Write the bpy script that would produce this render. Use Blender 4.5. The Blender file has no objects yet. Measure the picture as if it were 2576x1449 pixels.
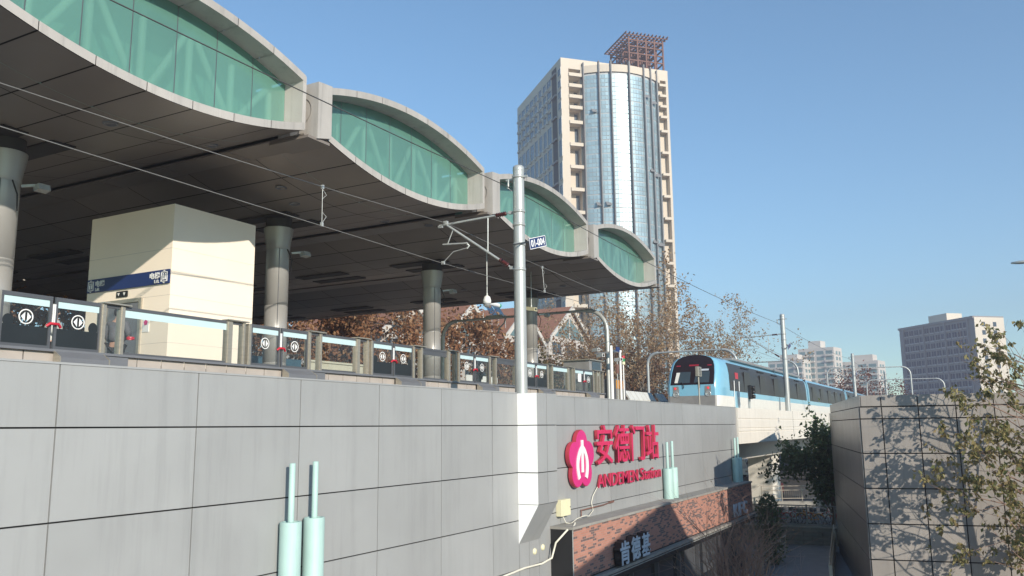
import bpy, math, random
from mathutils import Vector, Matrix
random.seed(7)
S = bpy.context.scene
COL = S.collection
V = Vector
R = math.radians
# World axes: +Y runs along the railway away from the viewer, +X is to the right of it, Z=0 is the viewer's eye height.
# ------------------------------------------------------------------ camera
cam_d = bpy.data.cameras.new('camera'); cam = bpy.data.objects.new('camera', cam_d); COL.objects.link(cam)
YAW, PITCH, ROLL = R(28.425), R(9.461), R(-0.657)
fw = V((-math.sin(YAW)*math.cos(PITCH), math.cos(YAW)*math.cos(PITCH), math.sin(PITCH)))
rt = fw.cross(V((0, 0, 1))).normalized(); up = rt.cross(fw)
r2 = rt*math.cos(ROLL)+up*math.sin(ROLL); u2 = -rt*math.sin(ROLL)+up*math.cos(ROLL)
cam.matrix_world = Matrix(((r2.x, u2.x, -fw.x, 0), (r2.y, u2.y, -fw.y, 0), (r2.z, u2.z, -fw.z, 0), (0, 0, 0, 1)))
cam_d.sensor_width = 36; cam_d.lens = 36*2120.1/2576; cam_d.clip_end = 6000; cam_d.clip_start = 0.1
S.camera = cam
# ------------------------------------------------------------------ sky, sun, exposure
SUN = V((1.0, -0.60, 0.43)).normalized()
elev = math.asin(SUN.z); azim = math.atan2(SUN.x, SUN.y)
W = bpy.data.worlds.new('World'); S.world = W; W.use_nodes = True
nt = W.node_tree; bgn = nt.nodes['Background']
sky = nt.nodes.new('ShaderNodeTexSky'); sky.sky_type = 'NISHITA'; sky.sun_disc = False
sky.sun_elevation = elev; sky.sun_rotation = azim
sky.air_density = 1.0; sky.dust_density = 0.0; sky.ozone_density = 2.6; sky.altitude = 20
tint = nt.nodes.new('ShaderNodeVectorMath'); tint.operation = 'MULTIPLY'; tint.inputs[1].default_value = (.84, 1.04, 1.06)
nt.links.new(sky.outputs[0], tint.inputs[0]); nt.links.new(tint.outputs[0], bgn.inputs[0]); bgn.inputs[1].default_value = 0.122
sl = bpy.data.lights.new('sun', 'SUN'); sl.energy = 3.9; sl.angle = R(0.5); sl.color = (1, 0.91, 0.78)
so = bpy.data.objects.new('sun', sl); COL.objects.link(so)
so.rotation_euler = SUN.to_track_quat('Z', 'Y').to_euler(); so.location = (30, -40, 40)
S.view_settings.view_transform = 'Standard'; S.view_settings.look = 'None'
S.view_settings.exposure = 0.6; S.view_settings.gamma = 1.0
S.cycles.max_bounces = 8; S.cycles.transparent_max_bounces = 24; S.cycles.volume_bounces = 0

# ------------------------------------------------------------------ materials
def _new(name):
    m = bpy.data.materials.new(name); m.use_nodes = True
    t = m.node_tree; return m, t, t.nodes['Principled BSDF']
def pm(name, col, rough=.55, metal=0., var=.12, scale=3., stretch=(1, 1, 1), island=0., spec=.5, bump=0., bscale=40., stain=0., emit=None, coat=0.):
    m, t, b = _new(name)
    tc = t.nodes.new('ShaderNodeTexCoord'); mp = t.nodes.new('ShaderNodeMapping'); mp.inputs['Scale'].default_value = stretch
    t.links.new(tc.outputs['Object'], mp.inputs[0])
    n = t.nodes.new('ShaderNodeTexNoise'); n.inputs['Scale'].default_value = scale; n.inputs['Detail'].default_value = 5
    t.links.new(mp.outputs[0], n.inputs[0])
    mr = t.nodes.new('ShaderNodeMapRange'); mr.inputs[1].default_value = .25; mr.inputs[2].default_value = .75
    mr.inputs[3].default_value = 1-var; mr.inputs[4].default_value = 1+var; t.links.new(n.outputs['Fac'], mr.inputs[0])
    fac = mr.outputs[0]
    if island:
        g = t.nodes.new('ShaderNodeNewGeometry'); m2 = t.nodes.new('ShaderNodeMapRange')
        m2.inputs[3].default_value = 1-island; m2.inputs[4].default_value = 1+island; t.links.new(g.outputs['Random Per Island'], m2.inputs[0])
        mm = t.nodes.new('ShaderNodeMath'); mm.operation = 'MULTIPLY'; t.links.new(fac, mm.inputs[0]); t.links.new(m2.outputs[0], mm.inputs[1]); fac = mm.outputs[0]
    if stain:
        mp2 = t.nodes.new('ShaderNodeMapping'); mp2.inputs['Scale'].default_value = (2.6, 2.6, .16); t.links.new(tc.outputs['Object'], mp2.inputs[0])
        n2 = t.nodes.new('ShaderNodeTexNoise'); n2.inputs['Scale'].default_value = 1.6; n2.inputs['Detail'].default_value = 8; n2.inputs['Roughness'].default_value = .7
        t.links.new(mp2.outputs[0], n2.inputs[0])
        m3 = t.nodes.new('ShaderNodeMapRange'); m3.inputs[1].default_value = .5; m3.inputs[2].default_value = .85; m3.inputs[3].default_value = 1; m3.inputs[4].default_value = 1-stain
        t.links.new(n2.outputs['Fac'], m3.inputs[0])
        mm = t.nodes.new('ShaderNodeMath'); mm.operation = 'MULTIPLY'; t.links.new(fac, mm.inputs[0]); t.links.new(m3.outputs[0], mm.inputs[1]); fac = mm.outputs[0]
    vm = t.nodes.new('ShaderNodeVectorMath'); vm.operation = 'SCALE'; vm.inputs[0].default_value = col[:3]; t.links.new(fac, vm.inputs['Scale'])
    t.links.new(vm.outputs[0], b.inputs['Base Color'])
    b.inputs['Roughness'].default_value = rough; b.inputs['Metallic'].default_value = metal; b.inputs['Specular IOR Level'].default_value = spec
    if coat: b.inputs['Coat Weight'].default_value = coat; b.inputs['Coat Roughness'].default_value = .08
    if bump:
        n3 = t.nodes.new('ShaderNodeTexNoise'); n3.inputs['Scale'].default_value = bscale; n3.inputs['Detail'].default_value = 4; t.links.new(tc.outputs['Object'], n3.inputs[0])
        bp = t.nodes.new('ShaderNodeBump'); bp.inputs['Strength'].default_value = bump; bp.inputs['Distance'].default_value = .02
        t.links.new(n3.outputs['Fac'], bp.inputs['Height']); t.links.new(bp.outputs[0], b.inputs['Normal'])
    if emit: b.inputs['Emission Color'].default_value = (*emit[:3], 1); b.inputs['Emission Strength'].default_value = emit[3]
    return m
def leafmat(name, cols, transl=.35, rough=.6):
    m, t, b = _new(name)
    g = t.nodes.new('ShaderNodeNewGeometry'); cr = t.nodes.new('ShaderNodeValToRGB'); cr.color_ramp.interpolation = 'LINEAR'
    e = cr.color_ramp.elements
    while len(e) < len(cols): e.new(.5)
    for i, c in enumerate(cols): e[i].position = i/(len(cols)-1); e[i].color = (*c, 1)
    t.links.new(g.outputs['Random Per Island'], cr.inputs[0]); t.links.new(cr.outputs[0], b.inputs['Base Color'])
    b.inputs['Roughness'].default_value = rough; b.inputs['Specular IOR Level'].default_value = .3
    tr = t.nodes.new('ShaderNodeBsdfTranslucent'); t.links.new(cr.outputs[0], tr.inputs[0])
    mx = t.nodes.new('ShaderNodeMixShader'); mx.inputs[0].default_value = transl
    t.links.new(b.outputs[0], mx.inputs[1]); t.links.new(tr.outputs[0], mx.inputs[2]); t.links.new(mx.outputs[0], t.nodes['Material Output'].inputs[0])
    return m
def glassmat(name, tint, through, gloss=.1, rough=.03, body=None, var=0.):
    # see-through pane: transparent share 'through', the rest a coloured body, over it a mirror share
    m, t, b = _new(name)
    tr = t.nodes.new('ShaderNodeBsdfTransparent'); tr.inputs[0].default_value = (*tint, 1)
    b.inputs['Base Color'].default_value = (*(body or tint), 1); b.inputs['Roughness'].default_value = .35
    if var:
        tc = t.nodes.new('ShaderNodeTexCoord'); n = t.nodes.new('ShaderNodeTexNoise'); n.inputs['Scale'].default_value = .9; n.inputs['Detail'].default_value = 6
        t.links.new(tc.outputs['Object'], n.inputs[0]); g = t.nodes.new('ShaderNodeNewGeometry')
        ad = t.nodes.new('ShaderNodeMath'); ad.operation = 'ADD'; t.links.new(n.outputs['Fac'], ad.inputs[0]); t.links.new(g.outputs['Random Per Island'], ad.inputs[1])
        mr = t.nodes.new('ShaderNodeMapRange'); mr.inputs[1].default_value = .3; mr.inputs[2].default_value = 1.7; mr.inputs[3].default_value = 1-var; mr.inputs[4].default_value = 1+var; t.links.new(ad.outputs[0], mr.inputs[0])
        vm = t.nodes.new('ShaderNodeVectorMath'); vm.operation = 'SCALE'; vm.inputs[0].default_value = body or tint; t.links.new(mr.outputs[0], vm.inputs['Scale']); t.links.new(vm.outputs[0], b.inputs['Base Color'])
    mx = t.nodes.new('ShaderNodeMixShader'); mx.inputs[0].default_value = through
    t.links.new(b.outputs[0], mx.inputs[1]); t.links.new(tr.outputs[0], mx.inputs[2])
    gl = t.nodes.new('ShaderNodeBsdfGlossy'); gl.inputs['Roughness'].default_value = rough
    lw = t.nodes.new('ShaderNodeFresnel'); lw.inputs[0].default_value = 1.45
    ma = t.nodes.new('ShaderNodeMath'); ma.operation = 'ADD'; ma.use_clamp = True; ma.inputs[1].default_value = gloss-.04; t.links.new(lw.outputs[0], ma.inputs[0])
    m2 = t.nodes.new('ShaderNodeMixShader'); t.links.new(ma.outputs[0], m2.inputs[0]); t.links.new(mx.outputs[0], m2.inputs[1]); t.links.new(gl.outputs[0], m2.inputs[2])
    t.links.new(m2.outputs[0], t.nodes['Material Output'].inputs[0])
    return m
def brickmat(name):
    m, t, b = _new(name)
    tc = t.nodes.new('ShaderNodeTexCoord'); sx = t.nodes.new('ShaderNodeSeparateXYZ'); cx = t.nodes.new('ShaderNodeCombineXYZ')
    t.links.new(tc.outputs['Object'], sx.inputs[0])
    ad = t.nodes.new('ShaderNodeMath'); t.links.new(sx.outputs[0], ad.inputs[0]); t.links.new(sx.outputs[1], ad.inputs[1])
    t.links.new(ad.outputs[0], cx.inputs[0]); t.links.new(sx.outputs[2], cx.inputs[1])
    br = t.nodes.new('ShaderNodeTexBrick'); t.links.new(cx.outputs[0], br.inputs[0])
    br.inputs['Color1'].default_value = (.41, .185, .13, 1); br.inputs['Color2'].default_value = (.48, .22, .16, 1); br.inputs['Mortar'].default_value = (.37, .26, .215, 1)
    br.inputs['Scale'].default_value = 1; br.inputs['Brick Width'].default_value = .25; br.inputs['Row Height'].default_value = .068; br.inputs['Mortar Size'].default_value = .006; br.inputs['Bias'].default_value = -.1
    # a share of burnt dark bricks
    fl = t.nodes.new('ShaderNodeVectorMath'); fl.operation = 'DIVIDE'; fl.inputs[1].default_value = (.25, .068, 1)
    dv = t.nodes.new('ShaderNodeMath'); dv.operation = 'DIVIDE'; dv.inputs[1].default_value = .068; t.links.new(sx.outputs[2], dv.inputs[0])
    fr = t.nodes.new('ShaderNodeMath'); fr.operation = 'FLOOR'; t.links.new(dv.outputs[0], fr.inputs[0])
    md = t.nodes.new('ShaderNodeMath'); md.operation = 'MODULO'; md.inputs[1].default_value = 2; t.links.new(fr.outputs[0], md.inputs[0])
    ab = t.nodes.new('ShaderNodeMath'); ab.operation = 'ABSOLUTE'; t.links.new(md.outputs[0], ab.inputs[0])
    hf = t.nodes.new('ShaderNodeMath'); hf.operation = 'MULTIPLY'; hf.inputs[1].default_value = .5; t.links.new(ab.outputs[0], hf.inputs[0])
    dx = t.nodes.new('ShaderNodeMath'); dx.operation = 'DIVIDE'; dx.inputs[1].default_value = .25; t.links.new(ad.outputs[0], dx.inputs[0])
    sm = t.nodes.new('ShaderNodeMath'); sm.operation = 'ADD'; t.links.new(dx.outputs[0], sm.inputs[0]); t.links.new(hf.outputs[0], sm.inputs[1])
    f2 = t.nodes.new('ShaderNodeMath'); f2.operation = 'FLOOR'; t.links.new(sm.outputs[0], f2.inputs[0])
    c2 = t.nodes.new('ShaderNodeCombineXYZ'); t.links.new(f2.outputs[0], c2.inputs[0]); t.links.new(fr.outputs[0], c2.inputs[1])
    wn = t.nodes.new('ShaderNodeTexWhiteNoise'); t.links.new(c2.outputs[0], wn.inputs[0])
    gt = t.nodes.new('ShaderNodeMath'); gt.operation = 'GREATER_THAN'; gt.inputs[1].default_value = .70; t.links.new(wn.outputs[0], gt.inputs[0])
    ms = t.nodes.new('ShaderNodeMath'); ms.operation = 'MULTIPLY'; t.links.new(gt.outputs[0], ms.inputs[0])
    iv = t.nodes.new('ShaderNodeMath'); iv.operation = 'SUBTRACT'; iv.inputs[0].default_value = 1; t.links.new(br.outputs['Fac'], iv.inputs[1]); t.links.new(iv.outputs[0], ms.inputs[1])
    mx = t.nodes.new('ShaderNodeMix'); mx.data_type = 'RGBA'; t.links.new(ms.outputs[0], mx.inputs[0]); t.links.new(br.outputs[0], mx.inputs[6]); mx.inputs[7].default_value = (.14, .095, .09, 1)
    t.links.new(mx.outputs[2], b.inputs['Base Color']); b.inputs['Roughness'].default_value = .85
    bp = t.nodes.new('ShaderNodeBump'); bp.inputs['Strength'].default_value = .5; bp.inputs['Distance'].default_value = .01; t.links.new(iv.outputs[0], bp.inputs['Height']); t.links.new(bp.outputs[0], b.inputs['Normal'])
    return m

M = {}
M['panel'] = pm('aluminium_panel', (.325, .332, .33), .42, 0, .06, .8, island=.055, stain=.2)
M['panel_white'] = pm('white_panel', (.92, .92, .89), .4, 0, .03, 1)
M['panel_tan'] = pm('dusty_panel', (.30, .275, .25), .5, 0, .07, 1, island=.07, stain=.28)
M['panel_shiny'] = pm('satin_panel', (.26, .245, .235), .38, .3, .08, 1, island=.08, stain=.25)
M['gap'] = pm('dark_joint', (.02, .02, .02), .9)
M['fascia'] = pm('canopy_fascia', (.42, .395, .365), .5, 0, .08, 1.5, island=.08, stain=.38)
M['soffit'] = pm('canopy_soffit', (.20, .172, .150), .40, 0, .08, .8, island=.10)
M['soffit_dark'] = pm('recess_shade_and_neck', (.035, .033, .033), .7)  # near-black: painted recess shade on soffit and tower, also the column necks
M['roof_top'] = pm('roof_sheet', (.4, .4, .4), .5)
M['green_glass'] = glassmat('green_canopy_glass', (.62, .86, .76), .34, .08, .2, (.135, .315, .25), .17)
M['back_green'] = pm('inner_lining', (.34, .50, .44), .7, var=.06)
M['white_steel'] = pm('white_steel', (.85, .87, .84), .5, var=.04)
M['column'] = pm('column_cladding', (.38, .37, .35), .36, .25, .05, 1, stain=.12)
M['lift'] = pm('cream_lift_wall', (.90, .79, .655), .6, var=.03, scale=.8, island=.02)
M['navy'] = pm('navy_sign', (.012, .03, .13), .4, var=.04)
M['white'] = pm('white_paint', (.82, .82, .80), .5, var=.03)
M['black'] = pm('black_paint', (.012, .012, .013), .5, var=.1)
M['black_gloss'] = pm('black_gloss', (.012, .012, .014), .18, var=.1)
M['decal'] = pm('dark_door_film', (.018, .022, .024), .4)
M['charcoal'] = pm('charcoal_metal', (.10, .105, .115), .42, .2, .08)
M['sill'] = pm('grey_sill_metal', (.19, .195, .21), .42, .2, .06)
M['brushed'] = pm('brushed_steel', (.42, .385, .32), .38, .55, .1, 4, (1, 1, 6))
M['ply'] = pm('beige_skirting', (.42, .375, .335), .6, var=.08, island=.06)
M['door_glass'] = glassmat('platform_door_glass', (.90, .93, .92), .93, .06, .02, (.08, .09, .09))
M['frost'] = pm('frosted_strip', (.52, .68, .70), .5, var=.04)
M['red'] = pm('red_plastic', (.50, .02, .04), .4)
M['galv'] = pm('galvanised_steel', (.46, .475, .46), .42, .35, .08, 5, (1, 1, .4), stain=.2)
M['wire_grey'] = pm('weathered_wire', (.20, .195, .185), .5, .2)
M['cable'] = pm('dark_wire', (.09, .09, .088), .5, .3)
M['insul'] = pm('brown_porcelain', (.08, .018, .016), .25)
M['pipe_green'] = pm('turquoise_pipe', (.40, .57, .525), .55, 0, .10, 1.2, stain=.28)
M['magenta'] = pm('magenta_face', (.62, .035, .20), .4, var=.04)
M['sign_red'] = pm('red_letter_face', (.60, .03, .11), .45, var=.08)
M['sign_side'] = pm('red_letter_side', (.42, .04, .06), .5, var=.1)
M['cream_box'] = pm('cream_box', (.74, .70, .47), .5, var=.03)
M['cream_cable'] = pm('cream_cable', (.72, .69, .58), .5)
M['brick'] = brickmat('brick_slips')
M['concrete'] = pm('concrete', (.40, .38, .34), .85, 0, .12, 2, stain=.3, bump=.3)
M['coping'] = pm('coping', (.30, .285, .255), .85, 0, .14, 3, island=.05, bump=.3)
M['viaduct'] = pm('painted_concrete', (.74, .70, .62), .75, 0, .05, .6, stain=.25)
M['shopglass'] = pm('shop_glass', (.02, .022, .024), .06, 0, .1, spec=.7)
M['letter_grey'] = pm('pale_letter', (.55, .60, .66), .5)
M['train_blue'] = pm('train_blue', (.22, .50, .66), .28, 0, .03, coat=.5)
M['train_white'] = pm('train_white', (.76, .74, .68), .4, 0, .05, stain=.12)
M['train_dark'] = pm('train_window_band', (.030, .027, .027), .3, 0, .25, .8, (1, .5, 3), spec=.12)
M['train_mask'] = pm('train_mask', (.020, .014, .018), .2, spec=.3)
M['train_grey'] = pm('train_grey', (.30, .29, .28), .4, .2)
M['lamp_glass'] = pm('lamp_glass', (.6, .62, .62), .08, .6)
M['lamp_red'] = pm('tail_lamp_lit', (.6, .02, .03), .3, emit=(1, .05, .06, .5))
M['led_red'] = pm('led_display_lit', (.16, .01, .02), .3, emit=(1, .06, .1, .10))
M['asphalt'] = pm('asphalt', (.055, .055, .057), .9, 0, .2, 2, bump=.4, bscale=60)
M['street'] = pm('street_paving', (.09, .088, .088), .9, 0, .15, 1)  # darker than the paving, shade under the viaduct put into the colour
M['paving'] = pm('paving', (.30, .29, .30), .85, 0, .12, 1.5, bump=.3)
M['ballast'] = pm('ballast', (.36, .32, .275), .95, 0, .2, 25, bump=.8, bscale=30)
M['platform'] = pm('platform_granite', (.44, .415, .375), .5, 0, .1, 3)
M['bark'] = pm('pale_bark', (.24, .205, .165), .9, 0, .3, 6, (1, 1, .3), bump=.5)
M['twig'] = pm('dark_twig', (.13, .09, .065), .9, 0, .2, 6)
M['twig_tan'] = pm('tan_twig', (.27, .175, .13), .9, 0, .2, 6)
M['leaf_brown'] = leafmat('dry_plane_leaves', [(.26, .115, .055), (.38, .19, .09), (.17, .08, .045), (.46, .28, .15), (.28, .13, .065)])
M['leaf_tan'] = leafmat('sparse_tan_leaves', [(.42, .28, .16), (.28, .16, .09), (.52, .38, .22), (.34, .23, .14)])
M['leaf_olive'] = leafmat('turning_leaves', [(.13, .125, .035), (.20, .15, .045), (.09, .10, .03), (.24, .17, .06)])
M['leaf_green'] = leafmat('evergreen_leaves', [(.065, .115, .045), (.10, .155, .065), (.04, .08, .035), (.15, .18, .09)], .35, .3)
M['leaf_dark'] = leafmat('dark_evergreen', [(.03, .05, .02), (.045, .07, .025), (.08, .07, .03), (.025, .045, .02)], .25)
M['leaf_fore'] = leafmat('curled_leaves', [(.31, .25, .11), (.17, .175, .065), (.40, .33, .15), (.22, .16, .075), (.13, .16, .06), (.46, .40, .20)], .4)
M['leaf_red'] = leafmat('rust_needles', [(.17, .065, .045), (.22, .09, .06), (.13, .05, .04)], .3)
M['tower_stone'] = pm('tower_stone', (.60, .525, .43), .75, 0, .05, .05, stain=.1)
M['tower_side'] = pm('tower_render', (.52, .47, .42), .8, 0, .05, .05)
M['tower_glass'] = pm('curtain_glass', (.36, .49, .54), .42, .35, .1, .15, island=.12)
M['mullion'] = pm('mullion', (.20, .205, .21), .7, .0)
M['spandrel'] = pm('spandrel', (.45, .47, .48), .5)
M['window_dark'] = pm('window_glass', (.05, .075, .095), .12, 0, .2, .3, island=.4)
M['slab_window'] = pm('slab_window', (.025, .04, .075), .5, 0, .2, .3, island=.5, spec=.15)
M['slab_balcony'] = pm('slab_balcony', (.48, .46, .46), .8, 0, .1, .3)
M['window_frame'] = pm('window_frame', (.62, .60, .56), .6)
M['rust'] = pm('rusty_steel', (.17, .085, .065), .8, 0, .25, .6)
M['block_white'] = pm('white_render', (.66, .62, .56), .8, 0, .05, .1)
M['block_green'] = pm('green_glazing', (.16, .26, .27), .15, 0, .1, .3, island=.3)
M['slab_grey'] = pm('slab_grey', (.30, .285, .285), .8, 0, .05, .1)
M['slab_light'] = pm('slab_cream', (.72, .65, .54), .8, 0, .05, .1)
M['roof_orange'] = pm('brown_tile', (.31, .145, .09), .8, 0, .12, 2)
M['house_wall'] = pm('house_render', (.60, .55, .50), .8, 0, .05, .5)
M['solar'] = pm('solar_tube_glass', (.03, .07, .12), .15)
M['green_cap'] = pm('green_cap', (.04, .42, .25), .5)
M['jacket'] = pm('grey_jacket', (.115, .115, .125), .8, 0, .15, 8)
M['trousers'] = pm('dark_trousers', (.03, .03, .035), .85)
M['skin'] = pm('skin', (.50, .30, .22), .55)
M['hair'] = pm('dark_hair', (.03, .022, .02), .6)
M['car_white'] = pm('white_car_paint', (.75, .76, .77), .25, coat=.5)
M['car_dark'] = pm('dark_car_paint', (.03, .03, .035), .25, coat=.5)
M['rubber'] = pm('rubber', (.02, .02, .02), .8)
M['red_paint'] = pm('red_paint', (.50, .025, .02), .4)
M['orange'] = pm('amber_paint', (.62, .27, .02), .5)
M['green_lamp'] = pm('green_lamp', (.02, .22, .08), .4)
M['barrier'] = pm('pale_barrier', (.64, .64, .60), .6, 0, .06, 2, stain=.25)
M['rail'] = pm('handrail_steel', (.40, .36, .30), .4, .4)
M['fence_grey'] = pm('fence_grey', (.22, .225, .22), .5, .2)
M['stone_dark'] = pm('stone_block', (.15, .14, .12), .9, 0, .25, 2, island=.15, bump=.5)
M['blue_panel'] = pm('blue_panel', (.045, .10, .145), .5)
M['beige'] = pm('beige_parapet', (.50, .48, .38), .6)

# ------------------------------------------------------------------ mesh helpers
class MB:
    def __init__(s): s.v = []; s.f = []; s.m = []; s.sm = []
    def face(s, pts, mi=0, smooth=False):
        b = len(s.v); s.v += [tuple(p) for p in pts]; s.f.append(tuple(range(b, b+len(pts)))); s.m.append(mi); s.sm.append(smooth)
    def add(s, vs, fs, mi=0, smooth=False):
        b = len(s.v); s.v += [tuple(p) for p in vs]
        for f in fs: s.f.append(tuple(i+b for i in f)); s.m.append(mi); s.sm.append(smooth)
    def box(s, x0, x1, y0, y1, z0, z1, mi=0):
        x0, x1 = sorted((x0, x1)); y0, y1 = sorted((y0, y1)); z0, z1 = sorted((z0, z1))
        s.add([(x0, y0, z0), (x1, y0, z0), (x1, y1, z0), (x0, y1, z0), (x0, y0, z1), (x1, y0, z1), (x1, y1, z1), (x0, y1, z1)],
              [(0, 3, 2, 1), (4, 5, 6, 7), (0, 1, 5, 4), (1, 2, 6, 5), (2, 3, 7, 6), (3, 0, 4, 7)], mi)
    def obox(s, c, ax, ay, az, mi=0):
        c, ax, ay, az = V(c), V(ax), V(ay), V(az); p = []
        for k in (-1, 1):
            for i, j in ((-1, -1), (1, -1), (1, 1), (-1, 1)): p.append(c+ax*i+ay*j+az*k)
        s.add(p, [(0, 3, 2, 1), (4, 5, 6, 7), (0, 1, 5, 4), (1, 2, 6, 5), (2, 3, 7, 6), (3, 0, 4, 7)], mi)
    def bar(s, a, b, w, h=None, mi=0):
        a, b = V(a), V(b); d = (b-a); n = d.normalized(); q = n.cross(V((0, 0, 1)))
        if q.length < .01: q = V((1, 0, 0))
        q.normalize(); k = q.cross(n); s.obox((a+b)/2, q*w/2, k*(h or w)/2, d/2, mi)
    def tube(s, pts, r, n=8, mi=0, caps=True, smooth=True):
        pts = [V(p) for p in pts]; k = len(pts); rs = r if isinstance(r, (list, tuple)) else [r]*k; vs = []; fs = []
        t = (pts[1]-pts[0]).normalized(); a = t.orthogonal().normalized()
        for i, p in enumerate(pts):
            t = (pts[min(i+1, k-1)]-pts[max(i-1, 0)]).normalized(); a = (a-t*a.dot(t))
            if a.length < 1e-5: a = t.orthogonal()
            a.normalize(); b = t.cross(a)
            for j in range(n):
                q = 2*math.pi*j/n; vs.append(p+(a*math.cos(q)+b*math.sin(q))*rs[i])
        for i in range(k-1):
            for j in range(n): fs.append((i*n+j, i*n+(j+1) % n, (i+1)*n+(j+1) % n, (i+1)*n+j))
        s.add(vs, fs, mi, smooth)
        if caps and n > 3:
            s.face(vs[:n][::-1], mi); s.face(vs[-n:], mi)
    def cyl(s, a, b, r, n=16, mi=0, r1=None): s.tube([a, b], [r, r if r1 is None else r1], n, mi)
    def lathe(s, c, prof, n=20, mi=0, axis='z', smooth=True):
        c = V(c); vs = []
        for r, h in prof:
            for j in range(n):
                q = 2*math.pi*j/n; x, y = r*math.cos(q), r*math.sin(q)
                vs.append(c+(V((x, y, h)) if axis == 'z' else V((h, x, y)) if axis == 'x' else V((y, h, x))))
        fs = [(i*n+j, i*n+(j+1) % n, (i+1)*n+(j+1) % n, (i+1)*n+j) for i in range(len(prof)-1) for j in range(n)]
        s.add(vs, fs, mi, smooth)
    def prism(s, pts, d, mi=0, mside=None):
        pts = [V(p) for p in pts]; d = V(d); n = len(pts); q = [p+d for p in pts]
        s.face(pts[::-1], mi); s.face(q, mi)
        for i in range(n): s.face((pts[i], pts[(i+1) % n], q[(i+1) % n], q[i]), mi if mside is None else mside)
    def build(s, name, mats, parent=None, bevel=0, shade=None):
        me = bpy.data.meshes.new(name)
        o = bpy.data.objects.new(name, me); COL.objects.link(o)
        vs = s.v
        if parent is None:
            xs = [p[0] for p in vs]; ys = [p[1] for p in vs]; zs = [p[2] for p in vs]
            off = V(((min(xs)+max(xs))/2, (min(ys)+max(ys))/2, min(zs))); o.location = off
            vs = [(p[0]-off.x, p[1]-off.y, p[2]-off.z) for p in vs]
        else: attach(o, parent)
        me.from_pydata(vs, [], s.f); 
        for m in (mats if isinstance(mats, (list, tuple)) else [mats]): me.materials.append(M[m])
        me.polygons.foreach_set('material_index', s.m); me.polygons.foreach_set('use_smooth', s.sm); me.update()
        if bevel:
            b = o.modifiers.new('bevel', 'BEVEL'); b.width = bevel; b.segments = 2; b.limit_method = 'ANGLE'
        return o
def attach(o, parent):
    o.parent = parent; m = parent
    while m.parent: m = m.parent
    t = m.location.copy() if parent is m else V((0, 0, 0))
    o.matrix_parent_inverse = Matrix.Translation(-t)
    if parent is not m and parent.type == 'MESH': o.matrix_parent_inverse = Matrix.Identity(4)
def tag(o, label, cat, group=None, kind=None):
    o['label'] = label; o['category'] = cat
    if group: o['group'] = group
    if kind: o['kind'] = kind
    return o
def thing(name, label, cat, loc, group=None):
    o = bpy.data.objects.new(name, None); o.empty_display_size = .2; COL.objects.link(o); o.location = loc
    return tag(o, label, cat, group)
def struct(mb, name, mat, kind='structure'):
    o = mb.build(name, mat); o['kind'] = kind; return o
def kids(o): return [c for c in bpy.data.objects if c.parent == o]
def dup(o, parent=None):
    c = o.copy(); COL.objects.link(c)
    if parent: c.parent = parent; c.matrix_parent_inverse = o.matrix_parent_inverse.copy()
    for k in kids(o): dup(k, c)
    return c
def box1(name, mat, parent, *a, bevel=0):
    b = MB(); b.box(*a); return b.build(name, mat, parent, bevel)
_fc = {}
def glyph(txt, size, bold=0.):
    """outline of a piece of text as flat mesh (vertices, faces) at z 0, and its extruded version"""
    c = bpy.data.curves.new('t', 'FONT'); c.body = txt; c.size = size; c.offset = bold; c.fill_mode = 'BOTH'; c.resolution_u = 3
    return c
def text_part(name, txt, size, depth, mats, parent, origin, ex, ey, bold=0., width=None, height=None):
    """text mesh laid with its reading direction ex and its up direction ey; width/height squeeze it"""
    c = glyph(txt, size, bold); c.extrude = depth/2
    o = bpy.data.objects.new('t', c); COL.objects.link(o)
    me = bpy.data.meshes.new_from_object(o.evaluated_get(bpy.context.evaluated_depsgraph_get()))
    bpy.data.objects.remove(o)
    xs = [v.co.x for v in me.vertices]; ys = [v.co.y for v in me.vertices]
    x0, x1, y0, y1 = min(xs), max(xs), min(ys), max(ys)
    kx = width/(x1-x0) if width else 1; ky = height/(y1-y0) if height else 1
    ex, ey = V(ex), V(ey); ez = ex.cross(ey); origin = V(origin)
    for v in me.vertices:
        v.co = origin+ex*((v.co.x-x0)*kx)+ey*((v.co.y-y0)*ky)+ez*(v.co.z+depth/2)
    me.update(); me.materials.clear()
    for m in mats: me.materials.append(M[m])
    for p in me.polygons: p.material_index = 0 if (len(mats) == 1 or p.normal.dot(ez) > .7) else 1
    me.name = name
    n = bpy.data.objects.new(name, me); COL.objects.link(n); attach(n, parent); return n

# ================================================================== SETTING
G0 = -7.0   # sunken walkway
G1 = -6.0   # street level beyond
b = MB(); b.face([(-60, -30, G0), (200, -30, G0), (200, 54, G0), (-60, 54, G0)]); struct(b, 'ground', 'paving')
b = MB(); b.face([(-3000, 54.004, G1), (3000, 54.004, G1), (3000, 5000, G1), (-3000, 5000, G1)]); b.face([(-3000, -200, G1), (-44, -200, G1), (-44, 54.004, G1), (-3000, 54.004, G1)])
struct(b, 'street_ground', 'street')
b = MB(); b.face([(-60, 80, G1+.005), (0, 92, G1+.005), (0, 150, G1+.005), (-60, 150, G1+.005)]); struct(b, 'road', 'asphalt')
b = MB(); b.face([(-47, 100.0, G1+.009), (-14, 106.0, G1+.009), (-14, 106.2, G1+.009), (-47, 100.2, G1+.009)]); struct(b, 'road_marking', 'white')
b = MB(); b.box(-15.15, -11.3, -20, 44.7, -.6, 0); struct(b, 'track_bed', 'ballast')
b = MB(); b.box(-42.8, -15.22, -8, 38.5, -.6, 1.08); struct(b, 'platform', 'platform')

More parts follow.
